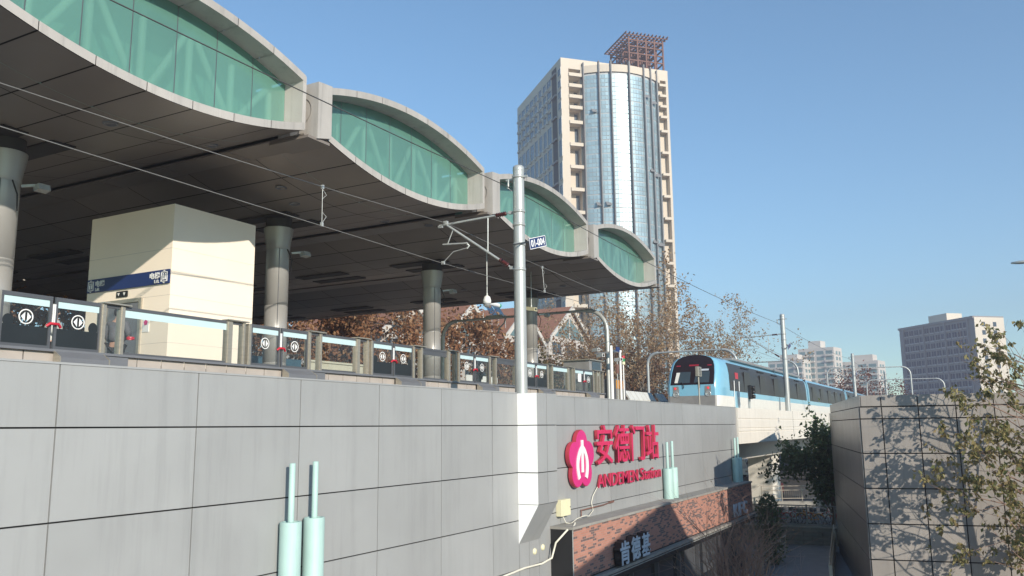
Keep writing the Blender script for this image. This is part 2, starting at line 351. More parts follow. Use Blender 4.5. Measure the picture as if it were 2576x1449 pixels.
# ================================================================== STATION WALL
XW = -11.0
wall = thing('station_wall', 'long grey aluminium panel wall under the platform with a white edged pilaster', 'wall', (-11.4, 18, G0))
rows = [(.94, .08), (.08, -1.18), (-1.18, -2.44), (-2.44, -3.70), (-3.70, -4.96), (-4.96, -6.22), (-6.22, G0)]
b = MB(); b.box(-11.35, XW-.045, -12, 44.76, G0, .92, 0); b.build('backing', 'gap', wall)
b = MB()
js = [7.24+2.385*k for k in range(-8, 6)]; js = [j for j in js if j < 20.3]+[20.57]
js2 = [21.74, 24.37]+[24.37+2.78*k for k in range(1, 7)]+[43.75, 44.78]
g = .011
for zt, zb in rows:
    for A in (js, js2)+(([20.57, 21.15, 21.74],) if zt < 0 else ()):
        for i in range(len(A)-1):
            b.box(XW-.04, XW, A[i]+g, A[i+1]-g, zb+g*1.1, zt-g*1.1 if zt < .9 else zt)
b.build('panel_cladding', 'panel', wall)
b = MB(); b.box(-11.36, XW+.012, -12, 20.5, .942, .972); b.box(-11.36, XW+.012, 21.78, 44.78, .942, .972); b.build('top_coping', 'panel', wall)
# pilaster: white flank, grey front, chamfered foot
b = MB(); XP = -10.4
zs = [.96, .08, -1.18, -2.02]
for i in range(3): b.face([(XW-.002, 20.55, zs[i+1]+.012), (XP, 20.55, zs[i+1]+.012), (XP, 20.55, zs[i]-.012), (XW-.002, 20.55, zs[i]-.012)][::-1])
b.face([(XW-.002, 20.55, -2.02), (XW-.002, 20.55, -3.05), (XP, 20.55, -2.02)])
b.build('white_flank', 'panel_white', wall)
b = MB()
for i in range(3):
    for y0, y1 in ((20.55, 21.13), (21.15, 21.75)):
        b.box(XP-.03, XP, y0+.002, y1, zs[i+1]+.012, zs[i]-.012)
b.face([(XP, 20.553, -2.02), (XP, 21.75, -2.02), (XW, 21.75, -3.05), (XW, 20.553, -3.05)])
b.face([(XP, 21.75, -2.02), (XP, 21.75, .96), (XW, 21.75, .96), (XW, 21.75, -3.05)])
b.face([(XP, 20.55, .945), (XP, 21.75, .945), (-11.3, 21.75, .945), (-11.3, 20.55, .945)])
b.build('pilaster_front', 'panel', wall)
b = MB(); b.box(XW-.3, XP-.035, 20.56, 21.7, -1.98, .93); b.build('pilaster_core', 'gap', wall)
for y, z in ((21.45, -3.35), (21.95, -3.3)):
    c = MB(); c.lathe((XW, y, z), [(.0, .05), (.07, .045), (.085, .02), (.09, 0)], 12, axis='x'); c.build('round_cap', 'cream_box', wall)

# emblem: five petals with a white rib mark
em = thing('station_emblem', 'magenta plum blossom emblem with a white rib mark left of the red characters', 'sign', (XW+.1, 24.42, -1.85))
def petal_outline(sc, n=120):
    out = []
    for i in range(n):
        th = 2*math.pi*i/n; best = 0
        for k in range(5):
            ph = math.pi/2+2*math.pi*k/5; d = th-ph; cc, rho = .56, .44
            q = rho*rho-(cc*math.sin(d))**2
            if q > 0: best = max(best, cc*math.cos(d)+math.sqrt(q))
        best = max(best, .52)
        out.append((math.cos(th)*best*sc, math.sin(th)*best*sc))
    return out
cy, cz = 24.42, -.98
b = MB(); pts = petal_outline(.97)
b.prism([(XW+.04, cy+p*1.0, cz+q*.93) for p, q in pts], (.14, 0, 0), 0, 1)
b.build('petal_face', ['magenta', 'sign_side'], em)
b = MB(); b.prism([(XW+.06, cy+p*1.02, cz+q*.95) for p, q in petal_outline(.97)], (.10, 0, 0)); b.build('petal_rim', 'sign_side', em)
b = MB(); xm = XW+.181
def ribbon(mb, path, w, x, d):
    L, Rr = [], []
    for i, (p, q) in enumerate(path):
        a = path[max(i-1, 0)]; c = path[min(i+1, len(path)-1)]; t = V((c[0]-a[0], c[1]-a[1])).normalized(); ww = w[i] if isinstance(w, list) else w
        L.append((x, cy+p-t.y*ww/2, cz+q+t.x*ww/2)); Rr.append((x, cy+p+t.y*ww/2, cz+q-t.x*ww/2))
    for i in range(len(path)-1): mb.prism([L[i], Rr[i], Rr[i+1], L[i+1]], (d, 0, 0))
ribbon(b, [(0, .60), (0, -.38)], .14, xm, .03)
for sgn in (-1, 1):
    path = [(sgn*(.03+.33*math.sin(t**.8*.76*math.pi)), .36-.92*t) for t in [i/14 for i in range(15)]]
    ribbon(b, path, .16, xm+.002*sgn, .03)
b.build('white_rib_mark', 'white', em)
# red characters, one thing
cs = thing('red_characters', 'row of four large red Chinese characters spelling the station name on the grey wall', 'sign', (XW+.1, 28.8, -1.2))
for i, ch in enumerate('安德门站'):
    y0 = 25.72+i*1.58
    text_part('character', ch, 1.4, .10, ['sign_red', 'sign_side'], cs, (XW+.05, y0, -1.20), (0, 1, 0), (0, 0, 1), .013, 1.38, 1.28)
en = thing('red_lettering', 'raised red lettering ANDEMEN Station below the four red characters', 'sign', (XW+.1, 28.9, -1.95))
text_part('word', 'ANDEMEN', .5, .06, ['sign_red', 'sign_side'], en, (XW+.05, 25.82, -1.93), (0, 1, 0), (0, 0, 1), .001, 3.75, .42)
text_part('word', 'Station', .5, .06, ['sign_red', 'sign_side'], en, (XW+.05, 29.85, -1.91), (0, 1, 0), (0, 0, 1), .001, 2.25, .43)
# electrical box, cables, conduit
eb = thing('electrical_box', 'small cream electrical box on the grey wall beside the pilaster', 'electrical box', (-10.9, 23.18, -2.58))
box1('cabinet', 'cream_box', eb, XW+.002, -10.82, 22.86, 23.5, -2.55, -2.08, bevel=.01)
box1('door_leaf', 'cream_box', eb, -10.82, -10.812, 23.2, 23.48, -2.53, -2.1); box1('lock', 'black', eb, -10.812, -10.80, 23.44, 23.46, -2.33, -2.30)
b = MB(); b.tube([(-10.93, 25.83, -1.9), (-10.95, 25.5, -2.15), (-10.95, 25.36, -2.35), (-10.94, 25.46, -2.6), (-10.85, 24.9, -2.72), (-10.8, 24.5, -2.66), (-10.8, 23.9, -2.70), (-10.78, 23.4, -2.79), (-10.8, 23.1, -2.74), (-10.87, 23.05, -2.56)], .014, 6)
tag(b.build('thin_cable', 'cream_cable'), 'thin white cable hanging from the red letters to the cream box', 'cable')
b = MB(); b.tube([(-10.6, 23.3, -2.76), (-10.4, 22.75, -2.80), (-10.45, 22.46, -2.85), (-10.75, 22.30, -3.2), (-10.85, 22.22, -3.62), (-10.9, 21.7, -3.70), (-10.93, 20.7, -3.68), (-10.93, 19.6, -3.72), (-10.93, 18.6, -3.9)], .028, 8)
tag(b.build('thick_cable', 'cream_cable'), 'thick cream cable bending down around the black end of the shop', 'cable')
b = MB(); b.tube([(-10.95, 24.55, -2.72), (-10.95, 24.55, -2.52), (-10.95, 26.4, -2.50), (-10.95, 27.0, -2.46)], .022, 6); b.box(-10.985, -10.93, 26.9, 27.25, -2.49, -2.43)
tag(b.build('conduit', 'rust'), 'rusty conduit running along the foot of the wall above the shop ledge', 'pipe')
# turquoise pipes
def downpipe(y, zb, zt, ztop, r, r2, label):
    t = thing('downpipe', label, 'pipe', (XW+.21, y, zb), 'turquoise pipes on the wall')
    b = MB(); b.lathe((XW+.205, y, 0), [(r, zb), (r, zt-.015), (r-.012, zt), (r-.05, zt), (r-.05, zt-.02), (0, zt-.02)], 24); b.build('sleeve', 'pipe_green', t)
    b = MB(); b.lathe((XW+.205, y, 0), [(r2, zt-.05), (r2, ztop-.006), (r2-.006, ztop), (0, ztop)], 16); b.build('inner_pipe', 'pipe_green', t)
    b = MB(); b.box(XW, XW+.06, y-r*.9, y+r*.9, zt-1.2, zt-1.15); b.build('bracket', 'galv', t)
downpipe(11.63, G0, -1.58, -.57, .19, .055, 'left turquoise pipe of the nearest pair on the grey panels')
downpipe(12.24, G0, -1.56, -.56, .19, .055, 'right turquoise pipe of the nearest pair on the grey panels')
downpipe(32.62, -2.8, -1.62, -.60, .19, .055, 'left turquoise pipe of the pair right of the station name')
downpipe(33.25, -2.8, -1.60, -.57, .19, .055, 'right turquoise pipe of the pair right of the station name')
downpipe(43.35, -2.8, -1.6, -.6, .18, .055, 'left turquoise pipe of the farthest pair at the wall end')
downpipe(43.95, -2.8, -1.58, -.57, .18, .055, 'right turquoise pipe of the farthest pair at the wall end')

# ================================================================== SHOP ANNEX
XS = -10.32
shop = thing('brick_shop', 'low shop with brick fascia and black end wall built against the station wall', 'shop', (-10.7, 33, G0))
b = MB(); b.box(XW+.001, XS-.02, 22.5, 44.38, -4.32, -2.86); b.build('fascia_core', 'gap', shop)
b = MB(); b.box(XS-.019, XS, 22.52, 44.38, -4.28, -2.86); b.build('brick_fascia', 'brick', shop)
b = MB(); b.box(XW+.002, XS+.004, 22.47, 22.499, G0, -2.85); b.build('end_wall', 'black', shop)
b = MB(); b.box(XS+.001, XS+.012, 22.47, 22.52, -4.5, -2.85); b.build('edge_trim', 'galv', shop)
b = MB(); n = 17
for i in range(n):
    y0 = 22.44+i*21.98/n; b.box(XW+.003, XS+.05, y0+.006, y0+21.98/n-.006, -2.855, -2.78)
b.build('ledge_coping', 'coping', shop)
b = MB(); b.box(XS-.3, XS+.16, 22.8, 44.36, -4.42, -4.33); b.build('shop_canopy', 'coping', shop)
b = MB(); b.box(XS-.3, XS+.10, 22.8, 44.34, -4.66, -4.424); b.build('canopy_fascia', 'black', shop)
b = MB(); b.box(XS+.101, XS+.125, 22.8, 44.34, -4.50, -4.47); b.build('canopy_trim', 'galv', shop)
b = MB(); b.box(XS-.55, XS-.5, 22.5, 44.3, G0, -4.67); b.build('shop_glass', 'shopglass', shop)
for k in range(9):
    y = 22.9+k*2.6; b = MB(); b.box(XS-.5, XS-.36, y, y+.12, G0, -4.67); b.build('shop_mullion', 'charcoal', shop)
for k in range(4):
    y = 34.2+k*2.6; b = MB(); b.box(XS-.499, XS-.492, y+.1, y+1.6, -6.2, -4.95); b.build('poster', 'charcoal', shop)
sc = thing('shop_characters', 'three pale Chinese characters on black blocks at the foot of the brick fascia', 'sign', (XS+.1, 26.8, -4.33))
for ch, y0, zz in (('肯', 25.45, -4.27), ('德', 26.42, -4.24), ('基', 27.38, -4.24)):
    text_part('character_block', ch, .8, .22, ['black'], sc, (XS+.03, y0, zz), (0, 1, 0), (0, 0, 1), .03, .86, .76)
    text_part('character', ch, .8, .02, ['letter_grey'], sc, (XS+.252, y0+.02, zz+.01), (0, 1, 0), (0, 0, 1), .014, .82, .73)
kl = thing('shop_letters', 'three grey letters KFC on the shaded far end of the brick fascia', 'sign', (XS+.1, 41.8, -4.33))
for ch, y0 in (('K', 40.45), ('F', 41.4), ('C', 42.25)):
    text_part('letter', ch, .8, .08, ['letter_grey'], kl, (XS+.02, y0, -4.2), (0, 1, 0), (0, 0, 1), .012, .72, .58)

# ================================================================== CANOPY
can = thing('station_canopy', 'wavy platform canopy of lens shaped bays with green glass and grey fascia', 'station roof', (-28, 20, 1.08))
PER = 8.82; LX = -14.0; DEEP = -43.0
def zb_(q): return 7.37-.63*(1-q*q)
def zt_(q): return 8.79+.66*(1-q*q)
NS = 21
for k in range(-2, 3):
    s0 = 16.0+PER*k; s1 = s0+7.97; mid = (s0+s1)/2; h = (s1-s0)/2
    S_ = lambda i, n: s0+(s1-s0)*i/n
    q_ = lambda y: (y-mid)/h
    # rim bands, in cladding lengths with open joints
    b = MB(); nseg = 7
    for (fz, o0, o1, side) in ((zb_, 0, .19, 0), (zt_, -.19, 0, 1)):
        for sgm in range(nseg):
            ya, yb = s0+(s1-s0)*sgm/nseg+.008, s0+(s1-s0)*(sgm+1)/nseg-.008
            m = 4; pr = []
            for i in range(m):
                y0 = ya+(yb-ya)*i/m; y1 = ya+(yb-ya)*(i+1)/m
                A = fz(q_(y0)); B = fz(q_(y1)); xb = LX-.68
                for (P) in ([(LX, y0, A+o0), (LX, y1, B+o0), (LX, y1, B+o1), (LX, y0, A+o1)],
                            [(xb, y0, A+o1), (LX, y0, A+o1), (LX, y1, B+o1), (xb, y1, B+o1)],
                            [(xb, y1, B+o0), (LX, y1, B+o0), (LX, y0, A+o0), (xb, y0, A+o0)])[:3 if side else 2]: pr.append(P)
            base = len(b.v); idx = {}
            for P in pr:
                f = []
                for p in P:
                    key = (round(p[0], 4), round(p[1], 4), round(p[2], 4))
                    if key not in idx: idx[key] = len(b.v); b.v.append(p)
                    f.append(idx[key])
                b.f.append(tuple(f)); b.m.append(0); b.sm.append(False)
    # jambs
    b.box(LX-.68, LX-.004, s0-.02, s0+.10, zb_(1)+.02, zt_(1)-.02); b.box(LX-.68, LX-.004, s1-.10, s1+.02, zb_(1)+.02, zt_(1)-.02)
    b.build('rim', 'fascia', can)
    # dark joint liner just behind the bands
    b = MB()
    for i in range(NS):
        y0, y1 = S_(i, NS), S_(i+1, NS)
        for fz, o in ((zb_, .06), (zt_, -.10)):
            A, B = fz(q_(y0))+o, fz(q_(y1))+o; b.face([(LX-.02, y0, A), (LX-.02, y1, B), (LX-.02, y1, B+.06), (LX-.02, y0, A+.06)])
    b.build('joint_liner', 'gap', can)
    # glass panes
    b = MB(); npn = 7; xg = LX-.60
    for i in range(npn):
        ya, yb = s0+.1+(7.77)*i/npn+.012, s0+.1+7.77*(i+1)/npn-.012; n = 4; lo = []; hi = []
        for j in range(n+1):
            y = ya+(yb-ya)*j/n; lo.append((xg, y, zb_(q_(y))+.10)); hi.append((xg, y, zt_(q_(y))-.10))
        b.face(lo+hi[::-1])
    g_ = b.build('glass_panes', 'green_glass', can)
    b = MB()
    for i in range(1, npn):
        y = s0+.1+7.77*i/npn; b.box(xg-.03, xg-.004, y-.014, y+.014, zb_(q_(y))+.1, zt_(q_(y))-.1)
    b.build('glazing_bars', 'charcoal', can)
    # truss behind the glass
    b = MB(); xt = xg-.42; nt_ = 6; P = []
    for i in range(nt_+1):
        y = s0+.25+(7.47)*i/nt_; P.append((y, zb_(q_(y))+.22, zt_(q_(y))-.25))
    for i, (y, a, c) in enumerate(P):
        b.tube([(xt, y, a), (xt, y, c)], .085, 8)
        if i < nt_:
            y2, a2, c2 = P[i+1]; b.tube([(xt, y, a), (xt, y2, a2)], .10, 8); b.tube([(xt, y, c), (xt, y2, c2)], .10, 8)
            if i % 2 == 0: b.tube([(xt+.02, y, c), (xt+.02, y2, a2)], .085, 8)
            else: b.tube([(xt+.02, y, a), (xt+.02, y2, c2)], .085, 8)
    b.build('truss', 'white_steel', can)
    b = MB()
    for i in range(NS):
        y0, y1 = S_(i, NS), S_(i+1, NS); b.face([(xt-.7, y0, zb_(q_(y0))), (xt-.7, y1, zb_(q_(y1))), (xt-.7, y1, zt_(q_(y1))), (xt-.7, y0, zt_(q_(y0)))])
    b.build('inner_lining', 'back_green', can)
    # soffit panels and roof sheet
    b = MB(); ncell = 11; xs = [LX-.02-(LX-.02-DEEP)*i/ncell for i in range(ncell+1)]
    for sgm in range(nseg):
        ya, yb = s0+(s1-s0)*sgm/nseg+.018, s0+(s1-s0)*(sgm+1)/nseg-.018
        for c in range(ncell):
            m = 3; base = len(b.v)
            for i in range(m+1):
                y = ya+(yb-ya)*i/m
                b.v.append((xs[c]-.012, y, zb_(q_(y))+.004)); b.v.append((xs[c+1]+.012, y, zb_(q_(y))+.004))
            for i in range(m): b.f.append((base+2*i, base+2*i+1, base+2*i+3, base+2*i+2)); b.m.append(0); b.sm.append(True)
    for c in range(ncell): # flat strip at the node
        b.box(xs[c]-.012, xs[c+1]+.012, s1+.01, s0+PER-.01, 7.26, 7.30)
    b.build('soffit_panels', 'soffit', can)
    b = MB()
    for i in range(NS):
        y0, y1 = S_(i, NS), S_(i+1, NS)
        b.face([(LX-.01, y0, zb_(q_(y0))+.03), (DEEP, y0, zb_(q_(y0))+.03), (DEEP, y1, zb_(q_(y1))+.03), (LX-.01, y1, zb_(q_(y1))+.03)])
    b.build('soffit_backing', 'gap', can)
    b = MB()
    for i in range(NS):
        y0, y1 = S_(i, NS), S_(i+1, NS)
        b.face([(LX-.68, y0, zt_(q_(y0))-.01), (DEEP, y0, zt_(q_(y0))-.01), (DEEP, y1, zt_(q_(y1))-.01), (LX-.68, y1, zt_(q_(y1))-.01)])
    b.box(DEEP, LX-.3, s1+.02, s0+PER-.02, 8.6, 8.72)
    b.build('roof_sheet', 'roof_top', can)
    b = MB()
    for i in range(NS):
        y0, y1 = S_(i, NS), S_(i+1, NS); b.face([(DEEP, y0, zb_(q_(y0))), (DEEP, y1, zb_(q_(y1))), (DEEP, y1, zt_(q_(y1))), (DEEP, y0, zt_(q_(y0)))])
    b.box(DEEP-.02, DEEP, s1, s0+PER, 7.25, 8.7); b.build('rear_fascia', 'fascia', can)
    for xx in (-18.3, -23.5, -29, -35):
        for yy in (mid-.9, mid+.25):
            b = MB(); b.box(xx-2.6, xx, yy, yy+.6, 6.715, 6.76); b.build('recess_shade_strip', 'soffit_dark', can)  # near-black strips paint the shade of recesses, nothing is cut in
    if k < 2:
        # node block between bays
        b = MB(); y0 = s1+.30; y1 = s0+PER-.03
        prof = [(y0, 7.22), (y1, 7.36), (y1, 8.77), (y0, 8.72)]
        b.prism([(-14.9, y, z) for y, z in prof], (1.05, 0, 0)); nb = b.build('node_block', 'fascia', can, .012)
        b = MB(); b.box(-14.9, -14.5, s1+.02, s1+.29, 7.30, 8.74); b.build('node_filler', 'fascia', nb)
        b = MB(); b.lathe((0, 0, 0), [(0, -.02), (.30, -.02), (.34, 0), (.36, .012)], 24, axis='y'); 
        b.v = [(x-14.42, y0-.012-yv, z+8.02) for x, yv, z in b.v]; b.build('porthole_disc', 'fascia', nb)
        b = MB(); b.box(-15.2, -13.9, s1+.02, s0+PER-.03, 7.18, 7.25); b.build('node_soffit', 'soffit', nb)
# end wall of the canopy
b = MB(); s1 = 16+2*PER+7.97; b.box(DEEP, LX-.01, s1+.021, s1+.12, 7.2, 8.8); b.build('end_fascia', 'fascia', can)
for x, y in ((-16.3, 14.3), (-17.1, 17.6), (-17.6, 18.7), (-17.0, 22.4), (-16.7, 24.6), (-16.8, 26.4), (-18.6, 28.8), (-17.2, 31.2), (-17.4, 33.6), (-17.0, 36.6), (-16.2, 11.4), (-21.8, 31.2), (-22, 35.6)):
    k = math.floor((y-16)/PER); mid = 16+PER*k+3.985; q = min(1, abs(y-mid)/3.985); z = zb_(q) if y-16-PER*k < 7.97 else 7.26
    c = MB(); c.lathe((x, y, z-.015), [(.0, .012), (.11, .012), (.115, -.012), (.16, -.012), (.165, .02)], 20); c.build('downlight', ['sill'], can)

# columns
LC = -19.2
def column(y, label):
    t = thing('platform_column', label, 'column', (LC, y, 1.08), 'round columns under the canopy')
    b = MB(); b.lathe((LC, y, 0), [(.36, 1.08), (.36, 2.10), (.35, 2.102), (.35, 2.125), (.36, 2.127), (.36, 3.90), (.35, 3.902), (.35, 3.925), (.36, 3.927), (.36, 5.80)], 40); sh = b.build('shaft', 'column', t)
    b = MB(); b.tube([(LC+.285, y-.225, 1.1), (LC+.285, y-.225, 5.8)], .012, 5); b.build('seam', 'charcoal', sh)
    b = MB(); b.lathe((LC, y, 0), [(.365, 5.72), (.375, 5.74), (.38, 5.86), (.46, 6.34), (.465, 6.42)], 40); b.build('capital', 'column', t)
    b = MB(); b.lathe((LC, y, 0), [(.40, 6.40), (.42, 6.9)], 30); b.build('neck', 'soffit_dark', t)
    b = MB(); b.bar((LC+.40, y+.2, 5.62), (LC+.66, y+.42, 5.66), .06); b.obox((LC+.70, y+.50, 5.60), (.10, 0, .02), (0, .14, 0), (-.02, 0, .07)); b.build('floodlight', 'galv', t)
    b = MB(); b.tube([(LC+.45, y-.05, 5.7), (LC+.6, y, 5.35), (LC+.47, y+.1, 5.0)], .018, 6); b.build('loose_cable', 'black', t)
    return t
column(10.9, 'grey platform column at the left edge of the photo')
column(19.72, 'grey platform column just right of the cream lift shaft')
column(28.55, 'grey platform column left of the nearest catenary mast')
column(37.35, 'grey platform column right behind the nearest catenary mast')

# ================================================================== LIFT SHAFT
lift = thing('lift_shaft', 'cream lift shaft with a navy sign band and dark doorway on the platform', 'lift', (-19.9, 16.3, 1.08))
b = MB(); b.box(-21.6, -18.2, 14.85, 17.75, 1.08, 6.0); b.build('wall', 'lift', lift)
b = MB()
for z in (2.3, 3.55, 4.8): b.box(-21.602, -18.198, 14.847, 17.753, z, z+.006)
b.build('wall_joint', 'ply', lift)
b = MB(); b.box(-21.55, -18.22, 14.80, 14.849, 3.86, 4.23); sg = b.build('sign_band', 'navy', lift)
def picto(x, z):
    b = MB()
    for (x0, x1, z0, z1) in ((-.12, .12, .11, .13), (-.12, .12, -.13, -.11), (-.12, -.10, -.11, .11), (.10, .12, -.11, .11), (-.065, -.02, -.08, .04), (.02, .065, -.08, .04)):
        b.box(x+x0, x+x1, 14.785, 14.80, z+z0, z+z1)
    for dx in (-.042, .042): b.lathe((x+dx, 14.785, z+.068), [(0, 0), (.022, 0), (.022, .014)], 10, axis='y')
    b.prism([(x-.05, 14.785, z+.145), (x+.05, 14.785, z+.145), (x, 14.785, z+.175)], (0, .014, 0)); b.prism([(x-.05, 14.785, z-.145), (x, 14.785, z-.175), (x+.05, 14.785, z-.145)], (0, .014, 0))
    b.build('lift_pictogram', 'white', sg)
picto(-18.39, 4.04); picto(-21.38, 4.04)
for x0, tx, tz, w, hh in ((-18.95, '电梯', 4.01, .38, .17), (-18.76, 'Lift', 3.89, .18, .09), (-21.18, '电梯', 4.01, .38, .17), (-21.18, 'Lift', 3.89, .18, .09)):
    text_part('sign_word', tx, .2, .012, ['white'], sg, (x0, 14.799, tz), (1, 0, 0), (0, 0, 1), .003, w, hh)
b = MB(); b.box(-20.75, -20.65, 14.80, 14.848, 1.08, 3.56); b.box(-19.35, -19.25, 14.80, 14.848, 1.08, 3.56); b.box(-20.649, -19.351, 14.80, 14.848, 3.46, 3.56); df = b.build('door_frame', 'brushed', lift)
b = MB(); b.box(-20.64, -20.01, 14.832, 14.847, 1.08, 3.45); b.box(-19.99, -19.36, 14.832, 14.847, 1.08, 3.45); b.build('door_leaf', 'sill', lift)
b = MB(); b.box(-20.3, -19.86, 14.815, 14.849, 3.64, 3.80); ind = b.build('floor_indicator', 'black', lift)
b = MB()
for x in (-20.2, -19.97): b.prism([(x-.045, 14.808, 3.755), (x, 14.808, 3.675), (x+.045, 14.808, 3.755)], (0, .006, 0))
b.build('indicator_arrow', 'white', ind)
ns = thing('no_smoking_sign', 'small white plate with a red no smoking ring on the lift wall', 'sign', (-21.2, 14.83, 2.46))
box1('plate', 'white', ns, -21.36, -21.08, 14.83, 14.848, 2.46, 2.95)
b = MB(); b.lathe((-21.22, 14.826, 2.80), [(.085, 0), (.11, 0), (.11, .004)], 24, axis='y'); b.bar((-21.29, 14.827, 2.87), (-21.15, 14.827, 2.73), .02, .004); b.box(-21.34, -21.10, 14.825, 14.829, 2.48, 2.60); b.build('red_ring', 'red', ns)
ps = thing('notice_plate', 'white notice with a red blossom mark beside the lift door', 'sign', (-19.05, 14.83, 2.6))
box1('plate', 'white', ps, -19.17, -18.93, 14.83, 14.848, 2.62, 2.98)
b = MB(); b.prism([(-19.05+p*.08, 14.826, 2.87+q*.08) for p, q in petal_outline(.97, 40)], (0, .003, 0)); b.build('blossom_mark', 'magenta', ps)

# ================================================================== PLATFORM SCREEN DOORS
XD = -15.1; ZS = 1.56; ZT = 2.55
def door_module(c, label, end=4.7, film=False, film_top=False, notice=False):
    t = thing('platform_screen_door', label, 'platform door', (XD, c, 1.08), 'screen doors along the platform edge')
    # base boxes and skirting
    b = MB(); b.box(XD-.12, XD, c-1.15, c+end-1.15, 1.08, 1.40); b.build('base_beam', 'charcoal', t)
    b = MB(); y = c-1.05
    n = int((end)/.55)
    for i in range(n):
        y0 = c-1.12+i*end/n; b.box(XD+.001, XD+.02, y0+.012, y0+end/n-.012, 1.10, 1.51)
    b.build('skirting', 'ply', t)
    b = MB(); b.box(XD-.05, XD+.10, c-1.15, c+end-1.15, 1.512, ZS); b.build('sill', 'sill', t)
    for y0, y1 in ((c+.02, c+1.02),):
        b = MB(); pr = [(XD+.10, 1.27), (XD+.30, 1.27), (XD+.30, 1.40), (XD+.12, 1.52), (XD+.10, 1.52)]
        b.prism([(x, y0, z) for x, z in pr], (0, y1-y0, 0)); bx = b.build('motor_box', 'sill', t, .006)
        for e in (y0-.02, y1+.001):
            b = MB(); b.prism([(x+(.01 if x > XD+.2 else 0), e, z+(.006 if z > 1.35 else -.006)) for x, z in pr], (0, .02, 0)); b.build('end_plate', 'brushed', bx)
    b = MB(); b.box(XD+.021, XD+.07, c+1.06, c+1.62, 1.12, 1.511); b.build('side_cover', 'sill', t)
    # posts
    for y, w in ((c-1.06, .10), (c+1.03, .10), (c+1.46, .10), (c+end-1.68, .16), (c+end-1.25, .08)):
        b = MB(); b.box(XD-.10, XD+.04, y-w/2, y+w/2, ZS, ZT-.01); b.box(XD+.041, XD+.055, y-w/2+.02, y-w/2+.04, ZS, ZT-.02); b.build('post', 'brushed', t)
    for y0, y1 in ((c+1.0, c+1.62), (c+end-1.78, c+end-1.14)):
        b = MB(); b.box(XD-.14, XD+.10, y0, y1, ZT+.002, ZT+.03); b.build('post_cap', 'brushed', t)
    # leaves
    for sgn in (-1, 1):
        y0, y1 = sorted((c+sgn*.03, c+sgn*1.0))
        b = MB(); b.box(XD-.035, XD+.015, y0, y1, ZT-.075, ZT); b.box(XD-.035, XD+.015, y0, y1, ZS+.002, ZS+.06)
        b.box(XD-.035, XD+.015, y0, y0+.05, ZS+.061, ZT-.076); b.box(XD-.035, XD+.015, y1-.05, y1, ZS+.061, ZT-.076)
        lf = b.build('door_leaf', 'charcoal', t)
        b = MB(); b.face([(XD-.010, y0+.05, ZS+.06), (XD-.010, y1-.05, ZS+.06), (XD-.010, y1-.05, ZT-.075), (XD-.010, y0+.05, ZT-.075)]); b.build('pane', 'door_glass', lf)
        b = MB(); b.box(XD-.006, XD-.003, y0+.052, y1-.052, ZT-.20, ZT-.077); b.build('frosted_strip', 'frost', lf)
        yc = (y0+y1)/2; zc = ZS+.56
        b = MB(); b.lathe((XD+.002, yc, zc), [(.118, -.004), (.118, 0), (.140, 0), (.140, -.004)], 28, axis='x')
        for q in (-1, 1): b.prism([(XD-.002, yc+q*.022, zc-.085), (XD-.002, yc+q*.022, zc+.085), (XD-.002, yc+q*.095, zc)][::q], (.004, 0, 0))
        b.build('door_sticker', 'white', lf)
        if film:
            pts = [(y0+.052, ZS+.062), (y1-.052, ZS+.062), (y1-.052, ZS+.40), (y0+.052, ZS+.40)]
            hy = (y0+.16) if sgn < 0 else (y1-.16)
            b = MB(); b.prism([(XD-.0075, p, q) for p, q in pts], (.002, 0, 0))
            hd = [(hy+.10*math.cos(a), ZS+.47+.115*math.sin(a)) for a in [2*math.pi*i/18 for i in range(18)]]
            b.prism([(XD-.0072, p, q) for p, q in hd], (.0025, 0, 0)); b.build('dark_film', 'decal', lf)
    b = MB(); b.box(XD+.016, XD+.03, c-.028, c-.006, ZS+.45, ZS+.85); b.box(XD+.016, XD+.03, c+.006, c+.028, ZS+.45, ZS+.85); b.build('white_edge', 'white', t)
    b = MB(); b.tube([(XD+.03, c-.14, ZS+.42), (XD+.06, c-.08, ZS+.475), (XD+.06, c+.08, ZS+.475), (XD+.03, c+.14, ZS+.42)], .028, 8); b.build('red_handle', 'red', t)
    # fixed panes
    for y0, y1, wide in ((c+1.08, c+1.41, 0), (c+end-1.60, c+end-1.29, 0), (c+1.51, c+end-1.76, 1)):
        if y1-y0 < .1: continue
        b = MB(); b.box(XD-.03, XD+.012, y0, y1, ZT-.07, ZT-.005)
        if wide: b.box(XD-.03, XD+.012, y0, y1, ZS+.002, ZS+.05)
        fr = b.build('fixed_frame', 'charcoal', t)
        b = MB(); b.face([(XD-.010, y0, ZS+.003), (XD-.010, y1, ZS+.003), (XD-.010, y1, ZT-.071), (XD-.010, y0, ZT-.071)]); b.build('fixed_pane', 'door_glass', fr)
        if wide:
            b = MB(); b.box(XD-.006, XD-.003, y0, y1, ZT-.22, ZT-.072); b.build('frosted_strip' if not film_top else 'dark_strip', 'frost' if not film_top else 'charcoal', fr)
    if notice:
        b = MB(); b.box(XD+.0, XD+.004, c-.65, c-.30, ZS+.42, ZS+.78); b.build('paper_notice', 'white', t)
door_module(4.1, 'platform screen door cut off at the left edge of the photo', 5.6)
door_module(9.72, 'platform screen door left of the lift with dark silhouette film', 5.98, film=True)
door_module(15.70, 'platform screen door between the lift shaft and the second column')
door_module(20.40, 'platform screen door with dark film right of the second column', film=True, film_top=True)
door_module(25.10, 'platform screen door with a dark dressed person behind its right leaf', film_top=True)
door_module(29.80, 'platform screen door beside the nearest catenary mast with dark film', film=True)
door_module(34.50, 'farthest platform screen door with a paper notice on its left leaf', 3.4, notice=True)
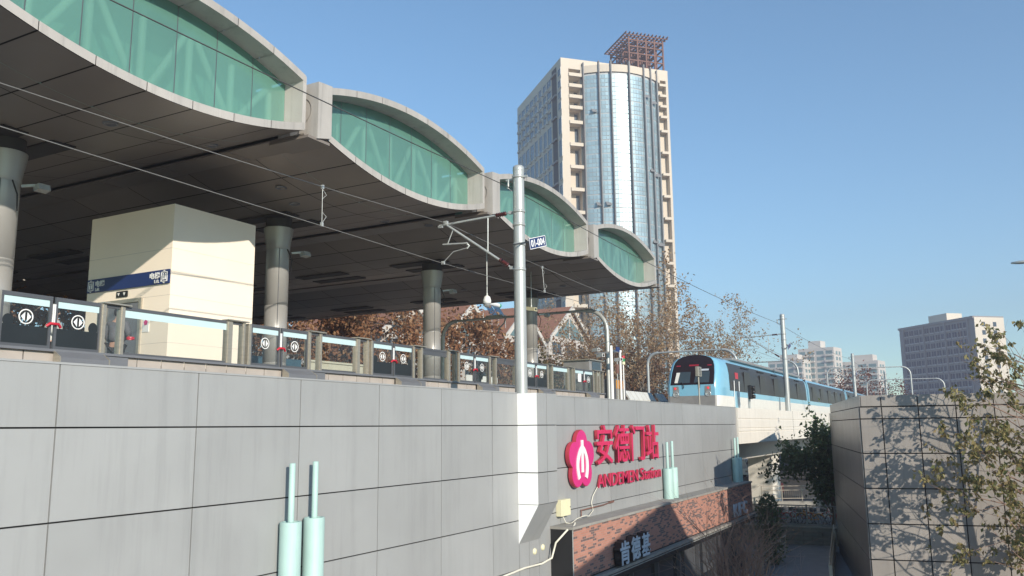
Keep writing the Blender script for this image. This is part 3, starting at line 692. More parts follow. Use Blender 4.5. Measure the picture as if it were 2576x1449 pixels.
# small cabin at the platform end
pc = thing('platform_cabin', 'small dark framed cabin at the far end of the screen doors', 'cabin', (-15.9, 36.3, 1.08))
box1('body', 'train_grey', pc, -16.6, -15.3, 35.6, 37.1, 1.08, 3.05); box1('window', 'window_dark', pc, -15.3, -15.28, 35.9, 36.9, 2.45, 3.0); box1('roof_lid', 'brushed', pc, -16.7, -15.2, 35.5, 37.2, 3.052, 3.10)
# platform furniture seen through the doors
b = MB(); b.box(-24.2, -24.0, 4, 13.6, 1.08, 2.78); b.box(-24.22, -23.98, 4, 13.6, 2.782, 2.84); tag(b.build('stair_parapet', 'blue_panel'), 'blue grey stair parapet on the platform left of the lift', 'parapet')
b = MB(); b.box(-20.2, -20.0, 22.3, 25.6, 1.08, 2.35); b.box(-20.25, -19.95, 22.25, 25.65, 2.352, 2.42); tag(b.build('beige_parapet', 'beige'), 'beige parapet on the platform between the second and third columns', 'parapet')
b = MB(); b.box(-22.2, -22.0, 19.5, 24.0, 1.08, 2.62); tag(b.build('platform_screen', 'blue_panel'), 'dark blue panel on the platform right of the second column', 'panel')
b = MB(); b.box(-42.6, -42.4, -5, 41, 1.08, 3.9); tag(b.build('far_parapet', 'charcoal'), 'dark parapet along the far edge of the platform', 'parapet')
bench = thing('platform_bench', 'low white framed bench on the platform left of the nearest mast', 'bench', (-18.0, 31.2, 1.08))
box1('seat', 'white', bench, -18.2, -17.7, 29.6, 32.2, 1.82, 1.86); box1('backrest', 'barrier', bench, -18.24, -18.2, 29.6, 32.2, 1.95, 2.2)
for y in (29.7, 32.1): box1('leg', 'galv', bench, -18.2, -17.7, y, y+.05, 1.08, 1.82)

# ================================================================== VIADUCT
via = thing('viaduct', 'pale concrete railway viaduct with grooved parapet continuing beyond the grey wall', 'viaduct', (-14, 80, G1))
b = MB(); prof = [(-10.9, .94), (-10.9, .40), (-10.93, .38), (-10.93, .34), (-10.9, .32), (-10.9, -.10), (-10.93, -.12), (-10.93, -.15), (-10.9, -.17), (-10.9, -.28), (-10.93, -.30), (-10.93, -.33), (-10.9, -.35), (-10.9, -.93), (-11.2, -.97), (-11.2, .94)]
Y0, Y1 = 44.8, 150
b.prism([(x, Y0, z) for x, z in prof], (0, Y1-Y0, 0)); b.build('parapet', 'viaduct', via)
b = MB(); b.prism([(x, Y0, z) for x, z in [(-11.21, -.6), (-11.21, -.97), (-13.0, -1.12), (-13.6, -2.15), (-23, -2.15), (-23.6, -1.12), (-25.6, -.97), (-25.6, .3), (-25.4, .3), (-25.4, -.6)]], (0, Y1-Y0, 0)); b.build('box_girder', 'viaduct', via)
b = MB(); b.box(-25.3, -11.22, Y0, Y1, -.59, 0.0); b.build('ballast_bed', 'ballast', via)
b = MB()
for y in (60, 76, 92): b.box(-10.905, -10.895, y, y+.03, -.93, .94)
b.build('parapet_joint', 'gap', via)
for y in (69, 99, 129):
    b = MB(); b.prism([(-14.2, y-.9, G1), (-13.9, y-.6, G1), (-13.9, y+.6, G1), (-14.2, y+.9, G1), (-16.0, y+.9, G1), (-16.0, y-.9, G1)], (0, 0, -2.16-G1)); b.build('pier', 'viaduct', via, .04)
for xr in (-12.78, -14.22):
    b = MB(); b.box(xr-.035, xr+.035, -20, 150, .0, .15)
    o = b.build('rail', 'rust'); tag(o, 'rusty steel running rail on the ballast nearest the wall' if xr > -13 else 'rusty steel running rail on the ballast nearest the platform', 'rail')

# ================================================================== TRAIN
tr = thing('metro_train', 'light blue metro train with dark window band and white skirt leaving the station', 'train', (-13.5, 60, 0.05))
XC = -13.5
LV = [(.35, 1.36), (.9, 1.46), (1.3, 1.49), (1.65, 1.50), (1.97, 1.50), (2.25, 1.495), (2.9, 1.47), (3.30, 1.41), (3.55, 1.32), (3.74, 1.12), (3.86, .80), (3.93, .40), (3.95, .02)]
def shell(rings, i0, i1, off=0., cap=False, side=(0, 1)):
    """skin of the car between profile levels i0..i1 through rings (y, width, rake)"""
    b = MB(); n = i1-i0+1
    for sd in side:
        sg = 1 if sd == 0 else -1; vs = []; fs = []
        for y, w, rk in rings:
            for z, hw in LV[i0:i1+1]: vs.append((XC+sg*(hw*w+off), y+rk*max(0, z-2.25)-off*(1 if cap else 0), z))
        for r in range(len(rings)-1):
            for k in range(n-1):
                f = (r*n+k, (r+1)*n+k, (r+1)*n+k+1, r*n+k+1); fs.append(f if sg < 0 else f[::-1])
        b.add(vs, fs, 0, True)
    if cap:
        y, w, rk = rings[0]
        for k in range(i0, i1):
            z, a = LV[k]; z2, a2 = LV[k+1]; ya = y+rk*max(0, z-2.25)-off; yb = y+rk*max(0, z2-2.25)-off
            b.face([(XC-a*w-off, ya, z), (XC+a*w+off, ya, z), (XC+a2*w+off, yb, z2), (XC-a2*w-off, yb, z2)])
    return b
SF = 45.5
nose = [(SF, .84, .50), (SF+.06, .90, .48), (SF+.22, .95, .44), (SF+.6, .985, .36), (SF+1.3, 1., .16), (SF+2.0, 1., 0)]
car1 = nose+[(SF+14, 1., 0), (73.1, 1., 0)]
shell(car1, 3, 12, 0, True).build('body', 'train_blue', tr)
shell(car1, 0, 3, .004, False).build('skirt', 'train_white', tr)
shell([(SF-.004, .84, .50), (SF+.05, .89, .48)], 0, 3, .006, True).build('front_skirt', 'train_grey', tr)
b = shell([(SF+2.3, 1., 0), (SF+14, 1., 0), (72.6, 1., 0)], 4, 8, .010)
wb = b.build('window_band', 'train_dark', tr)
# dark windscreen mask and roof cap over the nose
shell([(SF-.004, .80, .50), (SF+.05, .84, .49)], 5, 12, .008, True).build('windscreen_mask', 'train_mask', tr)
shell([(SF+.0, .84, .50), (SF+.22, .95, .44), (SF+.6, .985, .36), (SF+1.3, 1., .16), (SF+2.6, 1., 0)], 9, 12, .012, False).build('roof_fairing', 'train_mask', tr)
def onnose(x, z, off=.02): return (x, SF+.50*max(0, z-2.25)-off, z)
for x0, x1, nm in ((-14.50, -13.62, 'left_pane'), (-13.38, -12.55, 'right_pane')):
    b = MB(); b.face([onnose(x0, 2.36), onnose(x1, 2.36), onnose(x1-(.0), 2.98), onnose(x0+.06, 2.98)]); b.build('windscreen', 'window_dark', tr)
b = MB(); b.face([onnose(-14.48, 2.37, .03), onnose(-14.30, 2.37, .03), onnose(-14.22, 2.95, .03), onnose(-14.42, 2.95, .03)]); b.build('driver_blind', 'train_white', tr)
b = MB(); b.face([onnose(-13.3, 3.02, .03), onnose(-12.62, 3.02, .03), onnose(-12.62, 3.12, .03), onnose(-13.3, 3.12, .03)]); b.build('front_label', 'letter_grey', tr)
b = MB(); b.face([onnose(-13.75, 3.30, .03), onnose(-13.2, 3.30, .03), onnose(-13.2, 3.39, .03), onnose(-13.75, 3.39, .03)]); b.build('destination_display', 'led_red', tr)
for x in (-14.35, -12.6):
    b = MB(); b.face([onnose(x-.12, 3.3, .03), onnose(x+.12, 3.3, .03), onnose(x+.12, 3.36, .03), onnose(x-.12, 3.36, .03)]); b.build('marker_lamp', 'led_red', tr)
for x, sg in ((-14.42, -1), (-12.62, 1)):
    b = MB(); b.prism([(x-.2+.06*(sg < 0), SF-.012, 1.56), (x+.22-.06*(sg > 0), SF-.012, 1.56), (x+.17, SF-.012, 2.18), (x-.15, SF-.012, 2.18)], (0, .01, 0)); hs = b.build('lamp_housing', 'train_grey', tr)
    b = MB(); b.lathe((x, SF-.03, 1.74), [(.0, .0), (.11, .0), (.14, -.012), (.165, 0), (.17, .02)], 24, axis='y'); b.build('headlight', 'lamp_glass', hs)
    b = MB(); b.lathe((x+.02*sg, SF-.025, 2.06), [(0, 0), (.055, .0), (.065, .014)], 16, axis='y'); b.build('tail_light', 'lamp_red', hs)
for x in (-13.95, -13.05):
    b = MB(); b.tube([(x, SF-.05, 2.06), (x+.02, SF-.06, 2.20), (x-.12, SF+.0, 2.40)], .022, 6); b.build('wiper', 'black', tr)
b = MB()
for y in (48.6, 49.75): b.tube([(XC+1.53, y, 1.0), (XC+1.555, y, 2.55)], .03, 6)
b.build('grab_rails', 'white', tr)
b = MB(); b.box(XC+1.505, XC+1.515, 48.85, 49.5, 1.0, 1.66); b.build('step_panel', 'train_blue', tr)
b = MB(); b.box(XC+1.46, XC+1.488, 49.2, 49.9, 2.5, 3.05); b.build('red_badge', 'red', tr)
for y in (52, 56.3, 60.6, 64.9, 69.2):
    b = MB(); b.box(XC+1.496, XC+1.517, y-.75, y+.75, 1.985, 3.2)
    b.build('door_leaf', 'train_dark', tr)
    b = MB(); b.box(XC+1.36, XC+1.44, y-.95, y+.95, 3.40, 3.45); b.build('door_gutter', 'black', tr)
b = MB(); b.box(XC-1.2, XC+1.2, 50, 72, 3.82, 3.99); b.build('roof_equipment', 'train_grey', tr, .05)
b = MB(); b.box(XC-1.3, XC+1.3, 73.11, 73.69, .5, 3.7); b.build('gangway', 'black', tr)
for c0, c1 in ((73.7, 97.2), (97.8, 121.3)):
    shell([(c0, 1., 0), (c1, 1., 0)], 3, 12, 0, True).build('body', 'train_blue', tr)
    shell([(c0, 1., 0), (c1, 1., 0)], 0, 3, .004, True).build('skirt', 'train_white', tr)
    shell([(c0+.5, 1., 0), (c1-.5, 1., 0)], 4, 8, .010).build('window_band', 'train_dark', tr)
    for k in range(5):
        y = c0+2.6+4.4*k; b = MB(); b.box(XC+1.496, XC+1.517, y-.75, y+.75, 1.985, 3.2); b.build('door_leaf', 'train_dark', tr)
    if c0 < 90: b = MB(); b.box(XC-1.3, XC+1.3, 97.21, 97.79, .5, 3.7); b.build('gangway', 'black', tr)

# ================================================================== CATENARY
XM = -11.4
def mast(y, label, plate=None):
    t = thing('catenary_mast', label, 'mast', (XM, y, .0), 'catenary masts along the wall')
    b = MB(); b.tube([(XM, y, 0), (XM, y, 7.62)], [.185, .165], 28); pl = b.build('pole', 'galv', t)
    b = MB(); b.lathe((XM, y, 0), [(.165, 7.6), (.172, 7.62), (.168, 7.74), (.12, 7.78), (0, 7.79)], 28); b.build('pole_cap', 'galv', pl)
    for z in (7.42, 6.36, 5.95, 4.60, 5.36):
        b = MB(); b.lathe((XM, y, 0), [(.168, z-.04), (.186, z-.04), (.186, z+.04), (.168, z+.04)], 24); b.build('clamp_band', 'galv', pl)
    ym = y-.05
    for z0, z1, xo in ((6.36, 6.34, -12.02), (4.62, 4.92, -11.98)):
        a = V((XM-.16, ym, z0)); e = V((xo, ym, z1)); d = (e-a).normalized(); L = (e-a).length
        b = MB(); b.tube([a, a+d*.22], .028, 8); b.obox(a+d*.10, (.05, 0, 0), (0, .045, 0), (0, 0, .045)); b.build('bracket_joint', 'galv', t)
        b = MB(); p0 = a+d*.24; prs = []; N = 13
        pts = [p0+d*(.36*i/(N-1)) for i in range(N)]; b.tube(pts, [.03 if i % 2 == 0 else .075 for i in range(N)], 12); b.build('insulator', 'insul', t)
    b = MB(); b.tube([(-12.0, ym, 6.34), (-13.95, ym, 6.28), (-14.2, ym, 6.27)], .034, 10); b.build('top_tube', 'galv', t)
    b = MB(); b.tube([(-12.0, ym, 4.93), (-13.9, ym, 6.25)], .036, 10); b.build('diagonal_tube', 'galv', t)
    b = MB(); b.tube([(-12.44, ym, 6.33), (-12.45, ym, 5.25)], .022, 8); b.build('tie_rod', 'galv', t)
    b = MB(); b.tube([(-14.06, ym, 5.66), (-13.16, ym, 5.60)], .026, 8); b.tube([(-13.69, ym, 6.08), (-13.88, ym, 5.67)], .018, 6); b.tube([(-13.22, ym, 5.62), (-13.12, ym+.03, 5.52), (-13.2, ym+.02, 5.44)], .03, 6); b.build('registration_arm', 'galv', t)
    b = MB(); b.tube([(-13.18, ym+.02, 5.46), (-13.7, ym+.04, 5.40), (-14.05, ym+.05, 5.12)], .016, 6); b.obox((-14.08, ym+.05, 5.09), (.05, 0, 0), (0, .03, 0), (0, 0, .05)); b.build('steady_arm', 'galv', t)
    b = MB(); b.obox((-13.95, ym, 6.33), (.06, 0, 0), (0, .05, 0), (0, 0, .06)); b.obox((-14.15, ym, 6.23), (.08, 0, 0), (0, .03, 0), (0, 0, .03)); b.build('wire_clamp', 'galv', t)
    b = MB(); b.bar((XM-.1, y, 7.40), (XM-.42, y, 7.38), .05); b.tube([(XM-.34, y, 7.40), (XM-.36, y, 7.12)], .035, 8); b.tube([(XM-.36, y, 7.14), (XM-.2, y-.1, 7.0), (XM-.2, y+.2, 7.2)], .012, 5); b.bar((XM+.12, y, 7.42), (XM+.30, y, 7.42), .06); b.build('feeder_bracket', 'galv', t)
    b = MB(); b.bar((XM+.2, y-.75, 5.20), (XM+.2, y+1.35, 5.78), .035, .03); ar = b.build('sign_arm', 'black', t)
    e1 = V((0, .93, .27)).normalized(); e2 = V((0, -.27, .93)).normalized(); o = V((XM+.215, y+.27, 5.24)); 
    b = MB(); b.obox(o+e1*.57+e2*.16, (.008, 0, 0), e1*.57, e2*.17); pb = b.build('number_plate', 'navy', t)
    b = MB()
    for s_, w in ((e2*.158, 0), (-e2*.158, 0)): b.obox(o+e1*.57+e2*.16+s_+V((.011, 0, 0)), (.003, 0, 0), e1*.56, e2*.010)
    for s_ in (-1, 1): b.obox(o+e1*(.57+s_*.555)+e2*.16+V((.011, 0, 0)), (.003, 0, 0), e1*.010, e2*.148)
    b.build('plate_border', 'white', pb)
    if plate: text_part('plate_number', plate, .3, .006, ['white'], pb, o+e1*.10+e2*.05+V((.009, 0, 0)), e1, e2, .008, .94, .22)
    return t
MY = [21.55, 61.2, 100.2, 139.]
mast(MY[0], 'nearest grey catenary mast standing on the white edged pilaster with plate 01-004', '01-004')
mast(MY[1], 'second catenary mast beside the blue train')
mast(MY[2], 'third catenary mast at the far end of the train')
mast(MY[3], 'farthest thin catenary mast beyond the right panel building')
def wire(name, label, pts, r, mat='cable', cat='wire', group=None, sag=0):
    b = MB(); P = []
    for i in range(len(pts)-1):
        a, c = V(pts[i]), V(pts[i+1])
        for k in range(8):
            t = k/8; P.append(a.lerp(c, t)-V((0, 0, sag*4*t*(1-t))))
    P.append(V(pts[-1])); b.tube(P, r, 6); return tag(b.build(name, mat), label, cat, group)
wire('feeder_wire', 'dark feeder wire strung across the mast tops in front of the green glass', [(-11.72, -18, 7.2), (-11.72, 21.5, 7.16), (-11.72, 61.2, 7.16), (-11.72, 100.2, 7.2), (-11.6, 139, 7.2)], .013, sag=.28)
wire('messenger_wire', 'upper catenary wire running under the canopy edge over the track', [(-13.95, -18, 6.35), (-13.95, 21.5, 6.33), (-13.95, 61.2, 6.33), (-13.95, 100.2, 6.33), (-13.6, 139, 6.33)], .011, 'wire_grey', sag=.55)
wire('contact_wire', 'lower contact wire running over the track toward the train', [(-13.3, -18, 5.0), (-14.05, 21.5, 5.06), (-13.0, 61.2, 5.1), (-13.9, 100.2, 5.1), (-13.2, 139, 5.1)], .011, 'wire_grey', sag=.0)
def cat_x(y): return -14.05+(-13.0+14.05)*(y-21.5)/39.7 if y > 21.5 else -13.3-.75*(y+18)/39.5
for y in (15.8, 28.2, 34.4, 41, 48, 55):
    f = ((y-21.5) % 39.7)/39.7; zt = 6.33-.55*4*f*(1-f)
    b = MB(); b.tube([(-13.95, y, zt), (cat_x(y), y, 5.08)], .009, 5); b.obox((-13.95, y, zt), (.03, 0, 0), (0, .03, 0), (0, 0, .05)); b.obox((cat_x(y), y, 5.09), (.03, 0, 0), (0, .03, 0), (0, 0, .05)); b.tube([(-13.95, y, zt-.05), (-13.9, y+.10, zt-.2), (-13.96, y+.02, zt-.3)], .006, 4); b.tube([(cat_x(y), y, 5.12), (cat_x(y)+.05, y+.10, 5.3), (cat_x(y), y+.02, 5.4)], .006, 4)
    tag(b.build('dropper', 'galv'), {15.8: 'dropper hanging over the track in front of the second column', 28.2: 'dropper just beyond the nearest catenary mast', 34.4: 'dropper above the farthest screen doors', 41: 'dropper between the canopy end and the train front', 48: 'dropper above the nose of the blue train', 55: 'dropper just before the second catenary mast'}[y], 'wire', 'droppers between catenary wires')
for i, (x, z0, zz) in enumerate(((-45.5, 6.1, 'lowest'), (-45.8, 7.2, 'second lowest'), (-46.2, 8.3, 'second highest'), (-46.6, 9.6, 'highest'))):
    wire('overhead_cable', zz+' dark cable in front of the brown trees beyond the platform', [(x, -10, z0), (x, 30, z0), (x, 70, z0+.3), (x+2, 110, z0+.6)], .03, sag=.5, group='dark cables beyond the platform')
def portal(xr, yr, xl, yl, zt, label, left=True):
    t = thing('portal_frame', label, 'portal', (xr, yr, 0), 'curved portal frames over the tracks')
    P = [V((xr, yr, 0.1)), V((xr, yr, zt-1.1))]
    d = V((xl-xr, yl-yr, 0)).normalized()
    for i in range(1, 7): a = i/6*math.pi/2; P.append(V((xr, yr, zt-1.1))+d*(1.1*(1-math.cos(a)))+V((0, 0, 1.1*math.sin(a))))
    e = V((xl, yl, zt)); r = .11
    b = MB(); b.tube(P, r, 10); b.build('leg', 'galv', t)
    b = MB(); b.tube([P[-1], e-d*(.9 if left else 0)], .068, 10); b.build('beam', 'galv', t)
    if left:
        Q = [e-d*.9]+[V((xl, yl, zt-.9))-d*(.9*(1-math.cos(a)))+V((0, 0, .9*math.sin(a))) for a in (math.pi/2*(1-i/6) for i in range(1, 7))]+[V((xl, yl, .1))]
        b = MB(); b.tube(Q, r, 10); b.build('leg', 'galv', t)
    return t
portal(-15.75, 39.0, -25.5, 39.0, 5.85, 'curved portal frame at the end of the platform right of the nearest mast')
portal(-15.8, 65.5, -23.0, 65.5, 5.9, 'curved portal frame standing behind the nose of the blue train')
portal(-15.9, 92, -26, 92, 6.7, 'curved portal frame behind the middle of the train')
portal(-7.4, 130, -18, 127, 7.9, 'curved portal frame beyond the right panel building')
portal(-3.6, 140, -14, 138, 6.6, 'farthest curved portal frame in front of the slab block')
b = MB(); b.tube([(-21.5, 39.0, 5.85), (-21.6, 39.0, 5.55), (-21.9, 39.0, 5.3), (-22, 39, 5.0)], .04, 8); b.obox((-22.1, 39, 5.9), (.5, 0, 0), (0, .25, 0), (0, 0, .08)); tag(b.build('street_light', 'galv'), 'grey flat lamp head hanging from the curved portal frame', 'lamp')

# hanging cameras under the canopy
def hang_cam(x, y, zt, zb, label, dome=True):
    t = thing('hanging_camera', label, 'camera', (x, y, zb))
    b = MB(); b.tube([(x, y, zt), (x, y, zb+.55)], .022, 8); b.tube([(x, y, zb+.55), (x, y, zb+.42)], .035, 10); b.build('rod', 'galv', t)
    b = MB()
    if dome:
        b.lathe((x, y, zb), [(.05, .46), (.12, .40), (.155, .28), (.155, .17), (.14, .16)], 20); b.build('housing', 'white', t)
        b = MB(); b.lathe((x, y, zb), [(.135, .17), (.125, .09), (.08, .02), (0, 0)], 18); b.build('dome', 'lamp_glass', t)
    else:
        b.obox((x, y, zb+.36), (.26, -.07, -.05), (.02, .08, 0), (0, 0, .08)); b.build('housing', 'cream_box', t)
        b = MB(); b.lathe((x+.26, y-.07, zb+.31), [(0, .02), (.06, .02), (.07, -.02)], 12, axis='x'); b.build('lens', 'black_gloss', t)
hang_cam(-15.8, 27.2, 7.0, 4.5, 'white dome camera hanging on a rod left of the nearest mast')
hang_cam(-17.0, 33.2, 6.95, 4.9, 'cream bullet camera hanging on a rod right of the nearest mast', False)
# signals and slim poles at the platform end
t = thing('camera_pole', 'thick white pole with cameras at the end of the screen doors', 'pole', (-15.3, 38.3, .5))
b = MB(); b.tube([(-15.3, 38.3, .3), (-15.3, 38.3, 3.92)], .085, 14); b.build('pole', 'white', t)
b = MB(); b.bar((-15.3, 38.3, 3.62), (-16.0, 37.9, 3.55), .06); b.build('arm', 'charcoal', t)
for dx, dy, z in ((-.62, -.4, 3.72), (-.45, -.25, 3.45), (.30, .2, 3.25)):
    b = MB(); b.obox((-15.3+dx, 38.3+dy, z), (.20, -.1, 0), (.03, .07, 0), (0, 0, .075)); c = b.build('camera', 'white', t)
    b = MB(); b.lathe((-15.3+dx+.21, 38.3+dy-.1, z), [(0, .015), (.06, .015), (.065, -.02)], 12, axis='x'); b.build('lens', 'black_gloss', c)
b = MB(); b.obox((-15.1, 38.7, 3.76), (.02, 0, 0), (0, .22, 0), (0, 0, .12)); b.build('small_panel', 'navy', t)
t = thing('white_pole', 'slim white pole with a bracket right of the camera pole', 'pole', (-15.3, 39.5, .5))
b = MB(); b.tube([(-15.3, 39.5, .3), (-15.3, 39.5, 3.78)], .06, 12); b.build('pole', 'white', t); b = MB(); b.bar((-15.3, 39.62, 3.74), (-15.4, 38.9, 3.72), .10); b.build('bracket', 'white', t)
t = thing('signal_lamp', 'thin pole with a red and green lamp stack beside the white poles', 'signal', (-15.3, 39.9, .5))
b = MB(); b.tube([(-15.3, 39.9, .3), (-15.3, 39.9, 3.1)], .035, 10); b.build('pole', 'white', t)
for z0, z1, m in ((3.10, 3.24, 'cream_box'), (3.245, 3.40, 'green_lamp'), (3.405, 3.54, 'red')):
    b = MB(); b.cyl((-15.3, 39.9, z0), (-15.3, 39.9, z1), .095, 14); b.build('lamp', m, t)
t = thing('equipment_cabinet', 'grey cabinet with an amber upper door at the platform end', 'cabinet', (-15.6, 39.6, .9))
box1('body', 'sill', t, -16.0, -15.4, 39.0, 40.4, .5, 2.35); box1('amber_panel', 'orange', t, -15.399, -15.38, 39.1, 40.2, 1.88, 2.3); box1('door', 'brushed', t, -15.399, -15.38, 39.1, 40.2, .6, 1.85)
t = thing('gauge_board', 'narrow brown board on a thin post between the white poles', 'board', (-15.25, 38.9, .5))
b = MB(); b.tube([(-15.25, 38.95, .3), (-15.25, 38.95, 3.3)], .025, 8); b.build('post', 'galv', t); box1('board', 'rust', t, -15.28, -15.22, 38.8, 39.1, 2.6, 3.05)
t = thing('train_signal', 'black three lamp railway signal on a short post in front of the train', 'signal', (-11.3, 49.2, .0))
b = MB(); b.tube([(-11.3, 49.3, .9), (-11.3, 49.3, 2.25)], .07, 10); b.build('post', 'galv', t)
b = MB(); b.box(-11.25, -11.05, 48.85, 49.2, 1.5, 2.28); hd = b.build('signal_head', 'black', t, .03)
for z in (1.63, 1.89, 2.13):
    b = MB(); b.lathe((-11.05, 49.02, z), [(.10, 0), (.115, .02), (.115, .16), (.10, .16), (.095, .02), (0, .01)], 16, axis='x'); b.build('hood', 'black', hd)
b = MB(); b.lathe((-11.1, 49.45, 1.66), [(0, .04), (.11, .03), (.13, -.05)], 14, axis='x'); b.build('amber_lamp', 'orange', t)
t = thing('grey_signal', 'small grey three aspect signal on a thin pole before the train windscreen', 'signal', (-11.25, 39.05, .9))
b = MB(); b.tube([(-11.25, 39.05, .5), (-11.25, 39.05, 2.4)], .035, 8); b.build('pole', 'brushed', t)
b = MB(); b.box(-11.3, -11.16, 38.75, 39.33, 2.30, 2.76); hd = b.build('signal_head', 'brushed', t, .015)
for z in (2.40, 2.53, 2.66):
    b = MB(); b.lathe((-11.155, 39.05, z), [(0, .0), (.055, .0), (.07, -.01)], 12, axis='x'); b.build('aspect', 'black', hd)
t = thing('noise_barrier', 'pale curved noise barrier beside the track left of the train', 'barrier', (-16.4, 47, .9), 'pale barrier panels')
for k in range(9):
    y0 = 43.1+k*.72
    if k == 6: continue
    b = MB(); b.prism([(x, y0+.02, z) for x, z in ((-16.2, .4), (-16.2, 1.5), (-16.5, 1.95), (-16.6, 1.95), (-16.3, 1.5), (-16.3, .4))], (0, .66, 0)); b.build('barrier_panel', 'barrier', t)

# ================================================================== PEOPLE
def person(label, base, face, top_m, leg_m, pose='back'):
    """standing figure: skin-modifier body, separate head and clothing parts; face = facing angle"""
    t = thing('person', label, 'person', base)
    c, s = math.cos(face), math.sin(face)
    def W_(p): return V((base[0]+p[0]*c-p[1]*s, base[1]+p[0]*s+p[1]*c, base[2]+p[2]))
    def skin(name, nodes, edges, rad, mat, parent):
        me = bpy.data.meshes.new(name); me.from_pydata([W_(p) for p in nodes], edges, []); o = bpy.data.objects.new(name, me); COL.objects.link(o)
        m = o.modifiers.new('s', 'SKIN'); o.modifiers.new('u', 'SUBSURF').levels = 2; o.modifiers['u'].render_levels = 2
        for i, r in enumerate(rad): me.skin_vertices[0].data[i].radius = (r, r) if not isinstance(r, tuple) else r
        me.skin_vertices[0].data[0].use_root = True
        ev = o.evaluated_get(bpy.context.evaluated_depsgraph_get()); n = bpy.data.meshes.new_from_object(ev); bpy.data.objects.remove(o)
        n.name = name; q = bpy.data.objects.new(name, n); COL.objects.link(q); attach(q, parent); n.materials.clear(); n.materials.append(M[mat])
        for f in n.polygons: f.use_smooth = True
        return q
    # local frame: +x is where the person faces, y left, z up
    nodes = [(0, 0, .95), (0, 0, 1.12), (.01, 0, 1.32), (0, 0, 1.45), (0, .19, 1.42), (0, -.19, 1.42), (0, .30, 1.18), (0, -.28, 1.18), (.16, .24, 1.02), (.20, -.10, 1.10), (.20, .14, 1.04), (.24, -.02, 1.12)]
    ed = [(0, 1), (1, 2), (2, 3), (3, 4), (3, 5), (4, 6), (5, 7), (6, 8), (7, 9), (8, 10), (9, 11)]
    body = skin('body', [(0, 0, .95), (0, 0, 1.3), (0, 0, 1.48), (.015, 0, 1.56), (.02, 0, 1.63), (.02, 0, 1.70), (0, .10, .90), (.01, .11, .48), (0, .11, .08), (.13, .13, .035), (0, -.10, .90), (-.01, -.11, .48), (-.02, -.11, .08), (.11, -.13, .035), (0, .18, 1.40), (0, .29, 1.16), (.18, .20, 1.03), (.24, .12, 1.05), (0, -.18, 1.40), (0, -.28, 1.16), (.18, -.14, 1.08), (.24, -.04, 1.11)],
                [(0, 1), (1, 2), (2, 3), (3, 4), (4, 5), (0, 6), (6, 7), (7, 8), (8, 9), (0, 10), (10, 11), (11, 12), (12, 13), (2, 14), (14, 15), (15, 16), (16, 17), (2, 18), (18, 19), (19, 20), (20, 21)],
                [.14, .15, .07, .055, .085, .07, .09, .062, .045, .04, .09, .062, .045, .04, .055, .045, .035, .03, .055, .045, .035, .03], 'skin', t)
    skin('jacket', nodes, ed, [(.17, .20), (.17, .21), (.165, .22), (.10, .13), .085, .085, .072, .072, .058, .058, .052, .052], top_m, t)
    skin('trousers', [(0, 0, .98), (0, .10, .88), (.01, .11, .48), (0, .11, .10), (0, -.10, .88), (-.01, -.11, .48), (-.02, -.11, .10)], [(0, 1), (1, 2), (2, 3), (0, 4), (4, 5), (5, 6)], [(.16, .18), .115, .085, .075, .115, .085, .075], leg_m, t)
    b = MB(); prof = [(.0, .135), (.05, .125), (.085, .09), (.10, .04), (.10, -.01), (.085, -.05), (.05, -.075)]
    b.lathe((0, 0, 0), prof, 18); b.v = [W_((x*1.05-.005, y*.92, z+1.665)) for x, y, z in b.v]; b.build('hair', 'hair', t)
    b = MB()
    for sg in (-1, 1): b.lathe((0, 0, 0), [(0, -.012), (.028, -.008), (.03, .01), (0, .014)], 10); b.v[-40:] = [W_((x+.01, sg*.088+z*sg, y+1.645)) for x, y, z in b.v[-40:]]
    b.build('ear', 'skin', t)
    b = MB()
    b.lathe((0, 0, 0), [(0, .03), (.012, .0), (.016, -.02), (0, -.03)], 8); b.v = [W_((x+.105, y, z+1.64)) for x, y, z in b.v]; b.build('nose', 'skin', t)
    for sg in (-1, 1): b = MB(); b.obox(W_((.10, sg*.035, 1.665)), V((c, s, 0))*.006, V((-s, c, 0))*.014, (0, 0, .007)); b.build('eye', 'black', t)
    return t
pm_ = person('man in a grey jacket standing with his back to us before the lift doors', (-17.3, 12.72, 1.08), R(115), 'jacket', 'trousers')
b = MB(); b.lathe((-17.3+.26, 12.72+.16, 2.16), [(.085, -.03), (.092, 0), (.085, .03)], 14); tag_ = b.build('red_armband', 'red', pm_)
person('dark dressed person standing at the screen door left of the nearest mast', (-16.2, 27.2, 1.08), R(200), 'black', 'trousers')
p3 = person('person in a pale coat partly hidden behind the dark film of the screen door', (-17.6, 11.35, .98), R(60), 'barrier', 'trousers')

